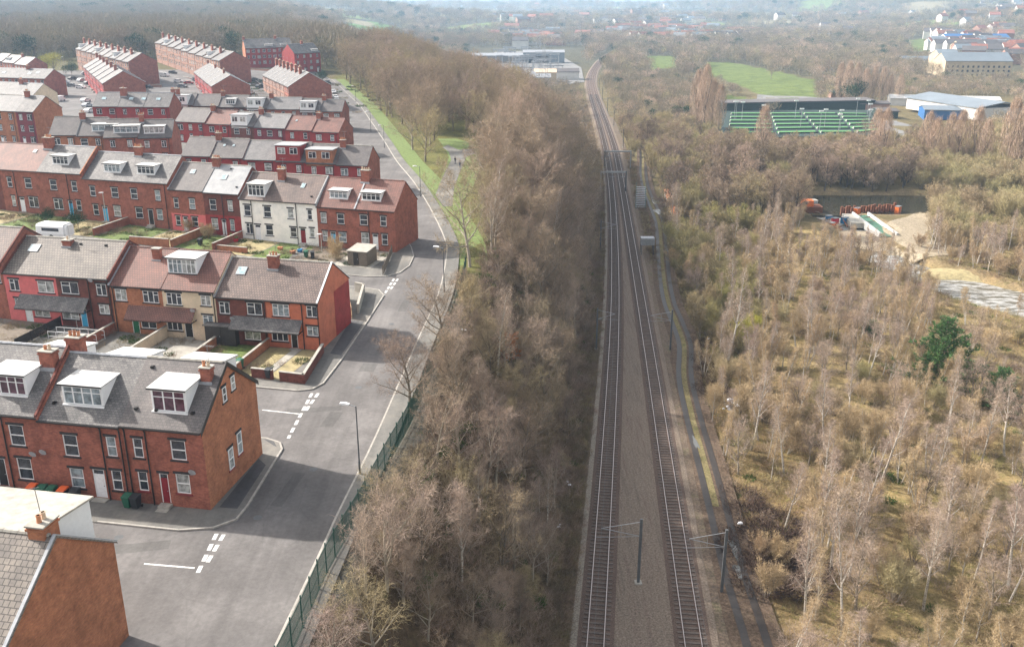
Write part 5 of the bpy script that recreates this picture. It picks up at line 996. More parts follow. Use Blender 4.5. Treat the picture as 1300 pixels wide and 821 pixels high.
class TG:
    def __init__(s,seed): s.r=random.Random(seed); s.B=MB(); s.T=MB()
    def twig(s,p,d,L,w,bend=.25):
        u=d.cross(rv(s.r)); 
        if u.length<1e-3: return
        u.normalize(); m=p+d*(L*.5)+rv(s.r)*L*bend*.3; e=p+d*L+rv(s.r)*L*bend
        i=len(s.T.v); s.T.v+=[tuple(p-u*w),tuple(p+u*w),tuple(m+u*w*.7),tuple(m-u*w*.7),tuple(e)]; s.T.f+=[(i,i+1,i+2,i+3),(i+3,i+2,i+4)]; s.T.m+=[0,0]; return e
    def branch(s,p,d,L,r0,lv,S):
        r=s.r; ns=S['seg'][lv]; pts=[p]; d=d.normalized(); seg=L/ns
        for i in range(ns):
            d=(d+rv(r)*S['wig'][lv]+Vector((0,0,S['up'][lv]))).normalized(); p=p+d*seg; pts.append(p)
        rr=lambda t:max(r0*(1-t*S.get('tap',.85)),.006)
        tubes=lv<=S['tube']
        for i in range(ns):
            if tubes: s.B.tube(pts[i],pts[i+1],rr(i/ns),rr((i+1)/ns),(7,5,4,3)[lv],cap=False)
            else:
                dd=(pts[i+1]-pts[i]); s.twig(pts[i],dd.normalized(),dd.length*1.02,max(rr(i/ns),S['tw']*1.3),0.02)
        if lv==len(S['n']): return
        n=S['n'][lv]; last=lv==len(S['n'])-1; az=r.uniform(0,6.28)
        for k in range(n):
            t=S['t0'][lv]+(1-S['t0'][lv])*(k+r.random()*.9)/n; t=min(t,.995); j=min(int(t*ns),ns-1); q=pts[j].lerp(pts[j+1],t*ns-j); ax=(pts[j+1]-pts[j]).normalized()
            az+=2.4+r.uniform(-.4,.4); u=ax.orthogonal().normalized(); w=ax.cross(u); a=R(S['ang'][lv]*r.uniform(.7,1.3))*(1-.35*t if lv==0 else 1)
            nd=ax*math.cos(a)+(u*math.cos(az)+w*math.sin(az))*math.sin(a)
            if lv==0: env=S['env'](t)
            else: env=1-.55*t
            l2=L*S['len'][lv]*env*r.uniform(.75,1.2) if lv else S['L1']*env*r.uniform(.75,1.15)
            if last: s.twig(q,nd,S['tl']*r.uniform(.6,1.3),S['tw'])
            else: s.branch(q,nd,l2,max(rr(t)*.62,.008),lv+1,S)
def mesh_pair(g,bark,twig):
    def mk(mb,nm,mats):
        me=bpy.data.meshes.new(nm); me.from_pydata(mb.v,[],mb.f)
        for m in mats: me.materials.append(M[m])
        if len(mats)>1: me.polygons.foreach_set('material_index',mb.m)
        me.update(); return me
    tr=mk(g.B,'trunk',[bark]); cr=mk(g.T,'crown',[twig]); c=MB(); c.v=g.B.v+g.T.v; o=len(g.B.v); c.f=g.B.f+[tuple(i+o for i in f) for f in g.T.f]; c.m=[0]*len(g.B.f)+[1]*len(g.T.f)
    return tr,cr,mk(c,'tree',[bark,twig])
rnde=lambda t:.55+.9*math.sin(math.pi*min(1,.15+t*.75))
ST=dict(
 bare=dict(h=9.5,L1=4.1,seg=(6,5,3,2),wig=(.1,.16,.2,.2),up=(.06,.07,.05,.03),tube=1,n=(13,9,6,4),t0=(.22,.12,.1,.1),ang=(58,48,45,42),len=(0,.42,.5,.5),env=rnde,tl=.75,tw=.0085,r=.2),
 birch=dict(h=11,L1=2.7,seg=(9,5,3,2),wig=(.055,.14,.2,.2),up=(.03,.08,-.02,-.05),tube=1,n=(17,6,6,3),t0=(.38,.1,.1,.1),ang=(42,38,42,45),len=(0,.42,.5,.5),env=lambda t:1.15-.75*t,tl=.7,tw=.008,r=.17,tap=.8),
 stick=dict(h=8,L1=1.6,seg=(8,4,3,2),wig=(.07,.14,.2,.2),up=(.03,.08,0,0),tube=1,n=(13,6,6,3),t0=(.35,.1,.1,.1),ang=(38,38,42,45),len=(0,.45,.5,.5),env=lambda t:1.15-.7*t,tl=.55,tw=.0075,r=.095,tap=.7),
 big=dict(h=15,L1=7.2,seg=(6,6,4,2),wig=(.1,.18,.2,.2),up=(.05,.06,.05,.03),tube=1,n=(14,11,9,5),t0=(.2,.12,.1,.1),ang=(62,50,45,42),len=(0,.4,.45,.5),env=rnde,tl=1.1,tw=.015,r=.36),
 poplar=dict(h=20,L1=6.5,seg=(8,6,3,2),wig=(.03,.06,.12,.15),up=(.05,.22,.2,.1),tube=0,n=(34,9,7,3),t0=(.08,.1,.1,.1),ang=(30,22,25,25),len=(0,.3,.4,.5),env=lambda t:1.0-.6*t,tl=1.0,tw=.02,r=.3),
)
def make(style,seed,bark,twig,**ov):
    S=dict(ST[style]); S.update(ov); g=TG(seed); r=g.r
    for k in range(S.get('stems',1)):
        a=r.uniform(0,6.28); d=Vector((math.cos(a)*S.get('lean',.06),math.sin(a)*S.get('lean',.06),1)); p=Vector((math.cos(a)*.2,math.sin(a)*.2,-.4)) if S.get('stems',1)>1 else Vector((0,0,-.4)); g.branch(p,d,S['h']*r.uniform(.85,1.1),S['r'],0,S)
    return mesh_pair(g,bark,twig)
def shrub(seed,h,twig,stems=16,n=(7,8,5),tw=.012,spread=.5,tl=.6):
    S=dict(h=h,L1=h*.45,seg=(5,3,2,2),wig=(.12,.18,.2,.2),up=(.04,.12,.1,.05),tube=0,n=n,t0=(.25,.1,.1),ang=(38,35,35),len=(0,.5,.5),env=lambda t:1.1-.6*t,tl=tl,tw=tw,r=.045)
    g=TG(seed)
    for k in range(stems):
        a=g.r.uniform(0,6.28); q=g.r.uniform(.1,spread); g.branch(Vector((math.cos(a)*q*.8,math.sin(a)*q*.8,-.2)),Vector((math.cos(a)*q,math.sin(a)*q,1)),h*g.r.uniform(.7,1.05),.045,0,S)
    return mesh_pair(g,'bark_brown',twig)
def clump(seed,h,w,twig,n=90,tw=.012,arch=.7,tri=2):
    g=TG(seed); r=g.r
    for k in range(n):
        a=r.uniform(0,6.28); q=math.sqrt(r.random())*w; p=Vector((math.cos(a)*q,math.sin(a)*q,-.1)); d=Vector((math.cos(a+r.uniform(-1,1))*arch,math.sin(a+r.uniform(-1,1))*arch,1)).normalized(); L=h*r.uniform(.4,1.1)
        e=g.twig(p,d,L,tw,.3)
        for j in range(tri): g.twig(p+(e-p)*r.uniform(.3,.9),(d+rv(r)*.9).normalized(),L*.45,tw*.8,.3)
    return mesh_pair(g,'bark_brown',twig)
def pine(seed,h,twig,w=2.6):
    g=TG(seed); r=g.r; g.B.tube((0,0,-.4),(.1,.1,h),.16,.03,7); z=h*.12
    while z<h:
        t=z/h; nb=6; az0=r.uniform(0,6)
        for k in range(nb):
            az=az0+k*6.28/nb+r.uniform(-.3,.3); L=w*(1.05-t)**.75*r.uniform(.4,1.3)+.3; d=Vector((math.cos(az),math.sin(az),.25+.3*t)).normalized(); p=Vector((0,0,z)); m=5
            g.B.tube(p,p+d*L,.035,.01,4,cap=False)
            for i in range(int(L*16)):
                s=r.uniform(.2,1.02); q=p+d*(L*s)+rv(r)*.32*(1.1-s*.4); c=(d+Vector((0,0,.5))+rv(r)*.6).normalized(); bl=r.uniform(.2,.42)
                for j in range(7): g.twig(q,(c+rv(r)*.75).normalized(),bl,.03,.2)
        z+=h/15
    return mesh_pair(g,'bark_brown',twig)
def fartree(seed,h,w,twig,n=420,tw=.09,tl=1.5,col=False,trunk=True):
    """loose cloud of short twig ribbons around a few limbs"""
    g=TG(seed); r=g.r; 
    if trunk:
        g.B.tube((0,0,-1),(0,0,h*.6),h*.018,h*.01,5,cap=False); limbs=[]
        for k in range(6):
            a=k*1.05+r.random(); e=Vector((math.cos(a)*w*.3,math.sin(a)*w*.3,h*r.uniform(.55,.85))); g.B.tube((0,0,h*r.uniform(.2,.45)),e,h*.009,h*.004,4,cap=False)
    L=[Vector((r.uniform(-.5,.5)*w*.62,r.uniform(-.5,.5)*w*.62,h*r.uniform(.42,.82))) for _ in range(9)]
    for k in range(n):
        if col: t=r.random()**.8; q=w*.5*math.sin(math.pi*(.12+.85*t))**.6*math.sqrt(r.random()); a=r.uniform(0,6.28); p=Vector((math.cos(a)*q,math.sin(a)*q,h*(.06+.9*t))); d=Vector((rv(r).x*.25,rv(r).y*.25,1)).normalized()
        else:
            c=r.choice(L); v=rv(r); q=w*.27*(r.random()**.4); p=c+Vector((v.x*q,v.y*q,v.z*q*.85)); d=(v+Vector((0,0,.7))+rv(r)*.5).normalized()
        g.twig(p,d,tl*r.uniform(.6,1.3),tw,.25)
    return mesh_pair(g,'bark_brown',twig)
VB=[make('bare',s,'bark_brown','twig_brown',h=8.5+s%3) for s in (1,2,3,4,5)]
VP=[make('bare',s,'bark_brown','twig_purple',h=7.5+s%3,L1=3.2,ang=(45,42,42,40)) for s in (11,12,13)]
VG=[make('big',s,'bark_brown','twig_brown') for s in (21,22,23)]
VI=[make('birch',s,'bark_birch','twig_purple',h=9+1.1*(s%4),L1=2.2+.3*(s%3),lean=.05+.05*(s%4),r=.13+.02*(s%3)) for s in (31,32,33,34,35)]
VS=[make('stick',s,'bark_birch','twig_ochre',stems=1+s%3,lean=.12+.09*(s%3),h=6.5+s%3) for s in (41,42,43,44,45)]
VO=[shrub(s,5.2,'twig_olive') for s in (51,52,53)]
twigmat('twig_green',[(.3,.27,.12),(.24,.21,.11),(.36,.32,.15),(.22,.18,.11),(.31,.24,.15),(.34,.33,.12)])
VOL=[shrub(151,5.0,'twig_green'),shrub(152,5.6,'twig_green',stems=9,spread=.35),shrub(153,4.2,'twig_green',stems=20,spread=.7)]
VC=[shrub(s,4.2,'twig_ochre',stems=11) for s in (56,57,58)]
VY=[shrub(61,4.6,'twig_yellow',stems=18)]
VR=[make('bare',71,'bark_brown','leaf_rust',h=5,L1=2.2,tl=.35,tw=.05,n=(10,7,6,3))]
VQ=None
VN=[pine(91,8.5,'needle',4.0),pine(92,3.0,'needle',1.4)]
VM=[make('big',s,'bark_dark','twig_brown',h=13,L1=5.4,tw=.028,tl=1.3,n=(12,9,7,4)) for s in (24,25)]
VH=[make('bare',s,'bark_brown','twig_brown',h=8,L1=2.6,n=(20,9,7,4),t0=(.15,.1,.1,.1),ang=(50,42,40,38)) for s in (6,7)]
TID={}
def tree(kind,x,y,s,label,group,name='bare_tree',cat='tree',v=None,z=None,rz=None,var=None):
    V=var or kind; q=V[v if v is not None else rnd.randrange(len(V))]; z=gm(x,y) if z is None else z
    r=empty(name,(x,y,z),rnd.uniform(0,6.28) if rz is None else rz,label,cat,group); r.scale=(s*rnd.uniform(.92,1.08),s*rnd.uniform(.92,1.08),s*rnd.uniform(.88,1.1))
    for nm,me in (('trunk',q[0]),('crown',q[1])): o=bpy.data.objects.new(nm,me); COL.objects.link(o); o.parent=r
    return r
def scatter(name,items,meshes,label=None,cat=None,kind='stuff'):
    """items: (x,y,z,rot,scale,idx) instanced on points; meshes -> hidden collection of sources"""
    if not items: return
    c=bpy.data.collections.new(name+'_source')
    for i,me in enumerate(meshes): o=bpy.data.objects.new('%s_source_%02d'%(name,i),me); c.objects.link(o)
    A=np.array(items,float); me=bpy.data.meshes.new(name); me.from_pydata(A[:,:3].tolist(),[],[])
    for nm,t,d in (('rot','FLOAT',A[:,3]),('scl','FLOAT',A[:,4])): a=me.attributes.new(nm,t,'POINT'); a.data.foreach_set('value',d.astype(np.float32))
    a=me.attributes.new('idx','INT','POINT'); a.data.foreach_set('value',A[:,5].astype(np.int32))
    o=bpy.data.objects.new(name,me); COL.objects.link(o); tag(o,label,cat,None,kind)
    ng=bpy.data.node_groups.new(name,'GeometryNodeTree'); ng.interface.new_socket('Geometry',in_out='INPUT',socket_type='NodeSocketGeometry'); ng.interface.new_socket('Geometry',in_out='OUTPUT',socket_type='NodeSocketGeometry')
    n=ng.nodes; gi=n.new('NodeGroupInput'); go=n.new('NodeGroupOutput'); ip=n.new('GeometryNodeInstanceOnPoints'); ci=n.new('GeometryNodeCollectionInfo'); ci.inputs[0].default_value=c; ci.inputs[1].default_value=True; ci.inputs[2].default_value=True
    def na(nm,t): k=n.new('GeometryNodeInputNamedAttribute'); k.data_type=t; k.inputs[0].default_value=nm; return k.outputs[0]
    l=ng.links; l.new(gi.outputs[0],ip.inputs['Points']); l.new(ci.outputs[0],ip.inputs['Instance']); ip.inputs['Pick Instance'].default_value=True; l.new(na('idx','INT'),ip.inputs['Instance Index'])
    cx=n.new('ShaderNodeCombineXYZ'); l.new(na('rot','FLOAT'),cx.inputs[2]); l.new(cx.outputs[0],ip.inputs['Rotation']); cs=n.new('ShaderNodeCombineXYZ'); s=na('scl','FLOAT'); [l.new(s,cs.inputs[i]) for i in range(3)]; l.new(cs.outputs[0],ip.inputs['Scale']); l.new(ip.outputs[0],go.inputs[0])
    md=o.modifiers.new('scatter','NODES'); md.node_group=ng; return o
# ---- where things must not grow
TRn=np.array(TRs)
def clear_right(x,y,r=2.6):
    if x<float(XR(y))+5: return False
    if y<330 and np.min(np.hypot(TRn[:,0]-x,TRn[:,1]-y))<r: return False
    X=np.array([x]);Y=np.array([y])
    if float(np.minimum(rivdist(X,Y,RIV),rivdist(X,Y,RIV2))[0])<1.2: return False
    px,py=Q(x,y,-3.5)
    if 1015<px<1185 and 262<py<312: return False
    if 1010<px<1150 and 312<=py<330: return rnd.random()<.15
    return True
def cell(x0,x1,y0,y1,sp,f=None,jit=.45):
    out=[]; y=y0; k=0
    while y<y1:
        x=x0+(k%2)*sp/2
        while x<x1:
            a,b=x+rnd.uniform(-jit,jit)*sp,y+rnd.uniform(-jit,jit)*sp
            if f is None or f(a,b): out.append((a,b))
            x+=sp
        y+=sp*.87; k+=1
    return out
def infr(x,y,z=6,m=60):
    if y<20: return False
    px,py=Q(x,y,z); return -m<px<1300+m and py<900
# ---- wooded bank between street and railway
bank=cell(-16,30,34,330,3.1,lambda x,y:float(EDGE(y))+.7<x<float(XL(y))-4.6 and infr(x,y) and not (y<60 and x<float(EDGE(y))+2) and not(150<y<262 and x<4 and inpoly(*Q(x,y,18),[(548,270),(585,270),(612,230),(620,180),(575,172),(545,190),(560,230)])))
bank.sort(key=lambda p:p[1]); BL='leafless brown tree crowded on the wooded bank between the street and the railway'; BG='bare trees on the wooded bank'
rest=[]; 
for i,(x,y) in enumerate(bank):
    if 100<y<127 and x<1.5: continue
    pu=rnd.random(); top=float(EDGE(y)); fr=(x-top)/(float(XL(y))-top)
    s=(.46+.5*rnd.random()**1.3)*(1+.35*sm((y-95)/80)); 
    if y<95: s*=.92
    if fr>.7:
        if rnd.random()<.6: continue
        s*=.5
    k=VP if pu<.3 and y<150 else (VH if pu<.55 else (VI if pu<.62 else VB))
    if i<190: tree(k,x,y,s,'pink twigged bare tree on the wooded bank between the street and the railway' if k is VP else ('pale stemmed birch among the brown trees of the wooded bank' if k is VI else BL),'pink twigged trees on the wooded bank' if k is VP else ('birches on the wooded bank' if k is VI else BG),'birch_tree' if k is VI else 'bare_tree')
    else: rest.append((x,y,gm(x,y),rnd.uniform(0,6.28),s*1.15,rnd.randrange(8)))
scatter('bank_woodland',rest,[v[2] for v in (VB+VP)])
# ridge wood right of the road: big crowns
def RKx(y): return float(np.interp(y,[p[1] for p in RKs if True],[p[0] for p in RKs]))
ridge=cell(-125,6,128,560,8.0,lambda x,y:x>RKx(min(y,430))+(9 if y<280 else 6) and x<float(EDGE(y))+14+max(0,y-250)*.1 and not inpoly(*Q(x,y,18),[(540,275),(590,275),(618,240),(622,182),(600,170),(560,168),(548,186),(560,220)]) )
ridge.sort(key=lambda p:p[1]); rest=[]
for i,(x,y) in enumerate(ridge):
    s=rnd.uniform(.62,.86)*(1+.12*sm((y-200)/150))
    if i<90: tree(VG,x,y,s,'big spreading leafless tree in the wood along the right side of the main road','large bare trees along the main road')
    else: rest.append((x,y,gm(x,y),rnd.uniform(0,6.28),s,rnd.randrange(3)))
scatter('ridge_woodland',rest,[v[2] for v in VG])
for (px,py,s,v,t) in [(586,338,.8,0,'lone spreading bare tree whose branches overhang the road bend'),(548,440,.5,1,'bare roadside tree leaning over the pavement below the bend'),(505,520,.42,2,'thin bare tree beside the fence near the lamp post'),(540,205,.7,1,'bare tree on the verge left of the park path'),(524,190,.75,2,'broad bare tree on the verge beside the park')]:
    q=P(px,py,18); tree(VG,q[0]+(1.2 if py>300 else 0),q[1],s,t,None,v=v)
q=P(645,505,8); tree(VR,q[0],q[1],.75,'rust leaved small oak on the wooded bank',None,'oak_tree',z=gm(*q))
for i,(x,y,s) in enumerate([(-10.4,41,.62),(-8.6,44.5,.7),(-6.2,41.5,.66),(-9.6,48.2,.6),(-4,45,.7),(-7.5,50.5,.62),(-1.5,42,.6),(-9.1,53,.55)]): tree((VP,VB,VH)[i%3],x,y,s,'leafless tree of the wooded bank crowding the bottom edge of the picture','bare trees at the bottom of the wooded bank')
# ---- valley scrub right of the railway
def vz(x,y): return clear_right(x,y) and infr(x,y,3)
near=cell(18,150,52,245,3.7,vz); near.sort(key=lambda p:math.hypot(*p)); rest=[]; cnt=0
for i,(x,y) in enumerate(near):
    px,py=Q(x,y,0); d=rnd.random(); ol=(px<960 and 280<py<470) or (px>1180 and py<300); open_=(py>330 and px>960)
    if 880<px<1010 and 610<py<731 and rnd.random()<.75: continue
    if open_ and d<.15: continue
    if px>1185 and 345<py<465 and rnd.random()<.85: continue
    if ol and rnd.random()<(.62 if px<960 else .9): k,s,n,l,g=(VOL if px<960 else VO),rnd.uniform(.45,1.2),'willow_shrub','yellow green willow shrub in the thicket right of the railway','willow shrubs in the valley'
    elif d<.28: k,s,n,l,g=VI,rnd.uniform(.5,1.15),'birch_tree','white stemmed bare birch in the scrub right of the railway','birches in the valley scrub'
    elif d<.56: k,s,n,l,g=VS,rnd.uniform(.7,1.05),'birch_sapling','thin pale stemmed sapling in the scrub right of the railway','saplings in the valley scrub'
    elif d<.78: k,s,n,l,g=VC,rnd.uniform(.6,1.1),'bare_shrub','ochre twigged bare shrub in the scrub right of the railway','bare shrubs in the valley scrub'
    elif d<.9: k,s,n,l,g=VP,rnd.uniform(.5,.8),'bare_tree','pinkish bare tree in the scrub right of the railway','pinkish bare trees in the valley'
    else: k,s,n,l,g=VO,rnd.uniform(.5,.9),'willow_shrub','yellow green willow shrub in the thicket right of the railway','willow shrubs in the valley'
    if cnt<270: tree(k,x,y,s,l,g,n,'shrub' if 'shrub' in n else 'tree'); cnt+=1
    else: rest.append((x,y,gm(x,y),rnd.uniform(0,6.28),s,{id(VO):0,id(VI):3,id(VS):6,id(VC):9,id(VP):12,id(VOL):15}[id(k)]+rnd.randrange(3)))
scatter('valley_scrub',rest,[v[2] for v in VO+VI[:3]+VS[:3]+VC+VP+VOL])
for (px,py,px2,s,v,t) in [(1033,700,0,1.05,0,'tall white stemmed birch, leftmost of three leaning together at lower right'),(1053,731,0,1.1,1,'tall white stemmed birch, middle of three at lower right'),(1077,735,0,1.08,2,'tall white stemmed birch, rightmost of three at lower right'),(1237,735,0,.85,0,'birch with pink crown at the lower right corner'),(652,690,0,.8,1,'white stemmed birch on the wooded bank left of the tracks'),(585,735,0,.85,2,'pale birch with pink crown beside the fence at the bottom'),(1180,600,0,.8,1,'slim white birch below the evergreen pine'),(1245,590,0,.9,0,'white birch right of the pine')]:
    z=0 if px<700 else -1.5; q=P(px,py,z if px>700 else (6 if px>600 else 11)); tree(VI,q[0],q[1],s,t,None,'birch_tree',v=v)
q=P(1190,500,-2.3); tree(VN,q[0],q[1],1.5,'green pine standing alone in the brown scrub',None,'pine_tree',v=0); q=P(1218,515,-2.3); tree(VN,q[0]+4.5,q[1]-2,.9,'lower bright green pine leaning against the lone pine',None,'pine_tree',v=0)
q=P(1105,432,-2.3); tree(VN,q[0],q[1],1.0,'small round evergreen bush above the lone pine',None,'evergreen_bush',v=1)
q=P(940,440,-1); tree(VY,q[0],q[1],1.0,'bright yellow green bush right of the railway',None,'yellow_bush',v=0); q=P(955,425,-1); tree(VY,q[0],q[1],.85,'second yellow green bush behind the bright one',None,'yellow_bush',v=0)
# thicket between railway and pool, and beyond the pool
mid=cell(30,330,245,395,5.2,lambda x,y:clear_right(x,y,3.5) and infr(x,y) and not(px_in(x,y))) if False else []
def midf(x,y):
    if not infr(x,y) or not clear_right(x,y,3.5): return False
    px,py=Q(x,y,-2); return not (py<178 and 905<px<1215)
mid=cell(28,330,228,400,5.4,midf); mid.sort(key=lambda p:p[1]); rest=[]
for i,(x,y) in enumerate(mid):
    px,py=Q(x,y,0); dk=(900<px<1160 and py>190); k=VM if dk and rnd.random()<.7 else (VO if (rnd.random()<.5 or px>1165) else VM); s=rnd.uniform(.55,.85) if k is VM else rnd.uniform(1.0,1.7)
    if y>340 and k is VM: s*=.7
    if y>320 and 880<px<1150: s*=.62
    if i<70 and k is VM: tree(k,x,y,s,'dark trunked bare tree in the thicket around the river pool','bare trees around the river pool')
    else: rest.append((x,y,gm(x,y),rnd.uniform(0,6.28),s,(0 if k is VM else 2)+rnd.randrange(2)))
scatter('pool_woodland',rest,[v[2] for v in VM+VO[:2]])
VQ=[fartree(80+i,20,6.2,'twig_tan',n=2300,tw=.03,tl=1.9,col=True) for i in range(2)]
pop=[(884,163,18),(893,166,19),(903,164,17),(912,167,15),(965,215,15),(1108,208,14),(1118,215,15),(1172,215,16),(1182,218,15),(1200,214,14),(1212,220,16),(1232,218,15),(1245,222,14),(1275,225,18),(1290,228,20),(1300,226,17),(1064,128,17),(1074,130,18),(1085,131,19),(1096,130,18),(1107,131,17),(1118,131,18),(1128,130,14),(1140,134,15)]
for i,(px,py,h) in enumerate(pop):
    q=Pg(px,py); tree(VQ,q[0],q[1],h/20*(1.25 if py<140 else 1.45 if i<4 else 1.42),'tall tapering pinkish poplar, %s of the poplars counted from the left end of their list'%ORD[i%14] if False else ('tall tan poplar in the clump by the bright green pitches' if i<4 else 'tall tan poplar in the line beyond the river pool' if i<16 else 'tall tan poplar in the distant line beyond the pitches'),'poplars by the pitches' if i<4 else 'poplars beyond the pool' if i<16 else 'distant line of poplars','poplar_tree')
q=Pg(1083,131); g_=fartree(7,12,13,'needle_dark',n=2600,tw=.12,tl=.6); tree([g_],q[0],q[1],1.25,'dark round evergreen tree beside the pitches',None,'evergreen_tree')
for px,py,h,t in ((70,98,.9,'yellow green willow behind the parked cars at upper left'),(62,98,.8,'smaller yellow green willow at upper left')): q=Pg(px,py); tree([fartree(px,13,10,'twig_yellow',n=1500,tw=.05,tl=1.2)],q[0],q[1],h,t,None,'willow_tree')
for px,py,s,t in ((410,107,.45,'clipped dark hedge bush at the far bend'),(92,99,.55,'dark evergreen bush behind the parked cars'),(100,292,.28,'rounded green hedge bush below the bright blue door'),(60,285,.25,'olive bush in the garden by the white door'),(300,112,.35,'green bush between the gables')): q=Pg(px,py); tree([g_],q[0],q[1],s,t,None,'hedge_bush','bush')
for px,py,s,t in ((262,308,.6,'brown bare shrub in the garden of the flat roofed house'),(240,300,.55,'straggling bare shrub in the pink fronted house garden'),(428,330,.8,'small bare tree before the dark blue door house')): q=P(px,py,18.1); tree(VC,q[0],q[1],s,t,None,'garden_shrub','shrub')
# undergrowth
cl=[clump(1,1.1,1.1,'bank_scrub',80,.016),clump(2,1.3,1.0,'bank_scrub',90,.014),clump(3,.9,1.2,'bank_scrub',100,.015),clump(4,.6,1.1,'drygrass',160,.018,.9,0),clump(5,.5,1.2,'drygrass',180,.016,.7,0),clump(6,1.2,1.0,'bramble',90,.014),clump(7,.7,1.3,'bramble',110,.018),clump(8,.55,.9,'ivy',140,.05,.9,1),clump(9,1.6,.8,'twig_purple',70,.012,.5,3)]
it=[]
for x,y in cell(-14,28,40,330,1.15,lambda x,y:float(EDGE(y))+.5<x<float(XL(y))-3.7 and infr(x,y,5,10)):
    it.append((x,y,gm(x,y),rnd.uniform(0,6.28),rnd.uniform(.6,1.25),rnd.choice([0,1,2,0,1,2,8,7 if rnd.random()<.4 else 2])))
for x,y in cell(16,120,52,232,1.45,lambda x,y:clear_right(x,y,2.6) and infr(x,y,0,10)):
    a=math.sin(x*.17+y*.05)+math.sin(y*.13-x*.09+1)
    if a>.4 and rnd.random()<.35: continue
    it.append((x,y,gm(x,y),rnd.uniform(0,6.28),rnd.uniform(.5,1.15),rnd.choice([3,4,3,4,4,5,6,5,8,7 if rnd.random()<.25 else 4])))
for fr_,s0,s1,n_ in ((FB,-45,-.3,90),(FC,-80,-.3,260)):
    for _ in range(n_):
        x,y=fr_(rnd.uniform(s0,s1),-rnd.uniform(1,8.5)); it.append((x,y,18.05+float(rise(np.array(x))),rnd.uniform(0,6.28),rnd.uniform(.3,.9),rnd.choice([3,4,6,7,7,0,1])))
for _ in range(160): x,y=rnd.uniform(-120,-45),rnd.uniform(300,400); it.append((x,y,gm(x,y),rnd.uniform(0,6.28),rnd.uniform(.8,2),rnd.choice([3,6,7,7])))
for _ in range(2600):
    y=50+290*rnd.random()**1.3; x=float(XL(y))-3.1-abs(rnd.gauss(0,.5)) if rnd.random()<.5 else float(XR(y))+3.9+abs(rnd.gauss(0,1.1))
    if x>0 and np.min(np.hypot(TRn[:,0]-x,TRn[:,1]-y))<2.2: continue
    it.append((x,y,gm(x,y)+.12,rnd.uniform(0,6.28),rnd.uniform(.45,1.05),rnd.choice([0,1,2,3,4,5,6,4,2])))
scatter('undergrowth',it,[c[2] for c in cl])
# brushwood heaps beside the muddy track
twigmat('brushwood',[(.075,.05,.042),(.09,.062,.05)])
br=[clump(20+i,1.4,2.0,'brushwood',420,.028,1.7,2) for i in range(2)]
for i,(px,py,s) in enumerate([(955,660,1.1),(975,690,1.3),(1000,705,1.2),(985,725,1.2),(965,715,1.0),(897,462,1.0),(905,480,1.1),(893,440,.9),(940,640,1),(950,700,1.3),(1015,725,1.3),(990,670,1.1),(1010,745,1.4),(965,745,1.3),(903,500,1.0),(890,410,.8)]):
    q=P(px,py,-1); tree(br,q[0],q[1],s,'dark heap of cut brushwood beside the muddy track','heaps of cut brushwood','brushwood_heap','heap')
plain('litter_white',(.75,.75,.78),.6,.1,5)
def litter(px,py,s,z,label,n=5):
    q=P(px,py,z); m=MB(); r=random.Random(px)
    for i in range(n):
        c=Vector((r.uniform(-s,s),r.uniform(-s,s),r.uniform(.0,.4)*s)); k=r.uniform(.3,.6)*s; vs=[c+Vector((a*k*r.uniform(.6,1.2),b*k*r.uniform(.6,1.2),e*k*.6)) for a,b,e in ((-1,-1,0),(1,-1,.2),(1,1,0),(-1,1,.1),(-.5,-.4,.9),(.6,-.5,.7),(.4,.6,1),(-.5,.5,.8))]; m.add(vs,[(3,2,1,0),(4,5,6,7),(0,1,5,4),(1,2,6,5),(2,3,7,6),(3,0,4,7)])
    zz=gm(*q)+.5; o=m.build('litter_sack','litter_white',loc=(q[0],q[1],zz)); tag(o,label,'litter')
litter(934,520,.9,-1,'heap of crumpled white sacks beside the muddy track',7); litter(921,528,.5,-1,'smaller white sacks left of the crumpled heap'); litter(898,437,.35,-1,'white bag by the dark brushwood',2); litter(937,677,.35,-1,'white bag beside the track at the bottom',2); litter(591,480,.45,12,'white bag caught in the wooded bank near the rust leaved oak',2); litter(722,600,.4,2,'white rubbish at the foot of the wooded bank',3); litter(712,645,.35,3,'white rubbish lower down the wooded bank',3)
# ---- distant woodland
VF=[fartree(100+i,11,11,'twig_far',n=480,tw=.055,tl=1.7) for i in range(5)]+[fartree(110,10,9,'twig_olive',n=420,tw=.05,tl=1.5),fartree(111,11,10,'twig_tan',n=420,tw=.05,tl=1.6),fartree(112,10,8,'needle_dark',n=700,tw=.12,tl=.9)]
HOUSEPX=[(0,60),(60,60),(95,55),(200,50),(300,50),(408,58),(440,110),(412,130),(200,160),(0,160)]
def farf(x,y):
    px,py=Q(x,y,gz(x,y))
    if not(-60<px<1360): return False
    if y<330 and x<float(XL(y)): return False
    if abs(x-(float(XL(y))+float(XR(y)))/2)<8.5 and y<1115: return False
    if x<float(XR(y)) and x>float(XL(y))-4 and y<1115: return False
    k=Q(x,y,0)
    if any(inpoly(k[0],k[1]-o_,g) for g in GOLF for o_ in (0,4,8,12)): return rnd.random()<.02
    if inpoly(px,py,PARKHILL): return rnd.random()<.05
    if x<RKx(min(y,430))+4 and y<(478 if x<-110 else 440): return False
    if 905<k[0]<1235 and 122<k[1]<182: return rnd.random()<.02
    if 1130<k[0]<1300 and 118<k[1]<160: return rnd.random()<.06
    if 592<k[0]<745 and 60<k[1]<112: return False
    if 1175<k[0]<1300 and 60<k[1]<100: return rnd.random()<.1
    if 1180<px<1300 and 25<py<60: return rnd.random()<.35
    return True
it=[]
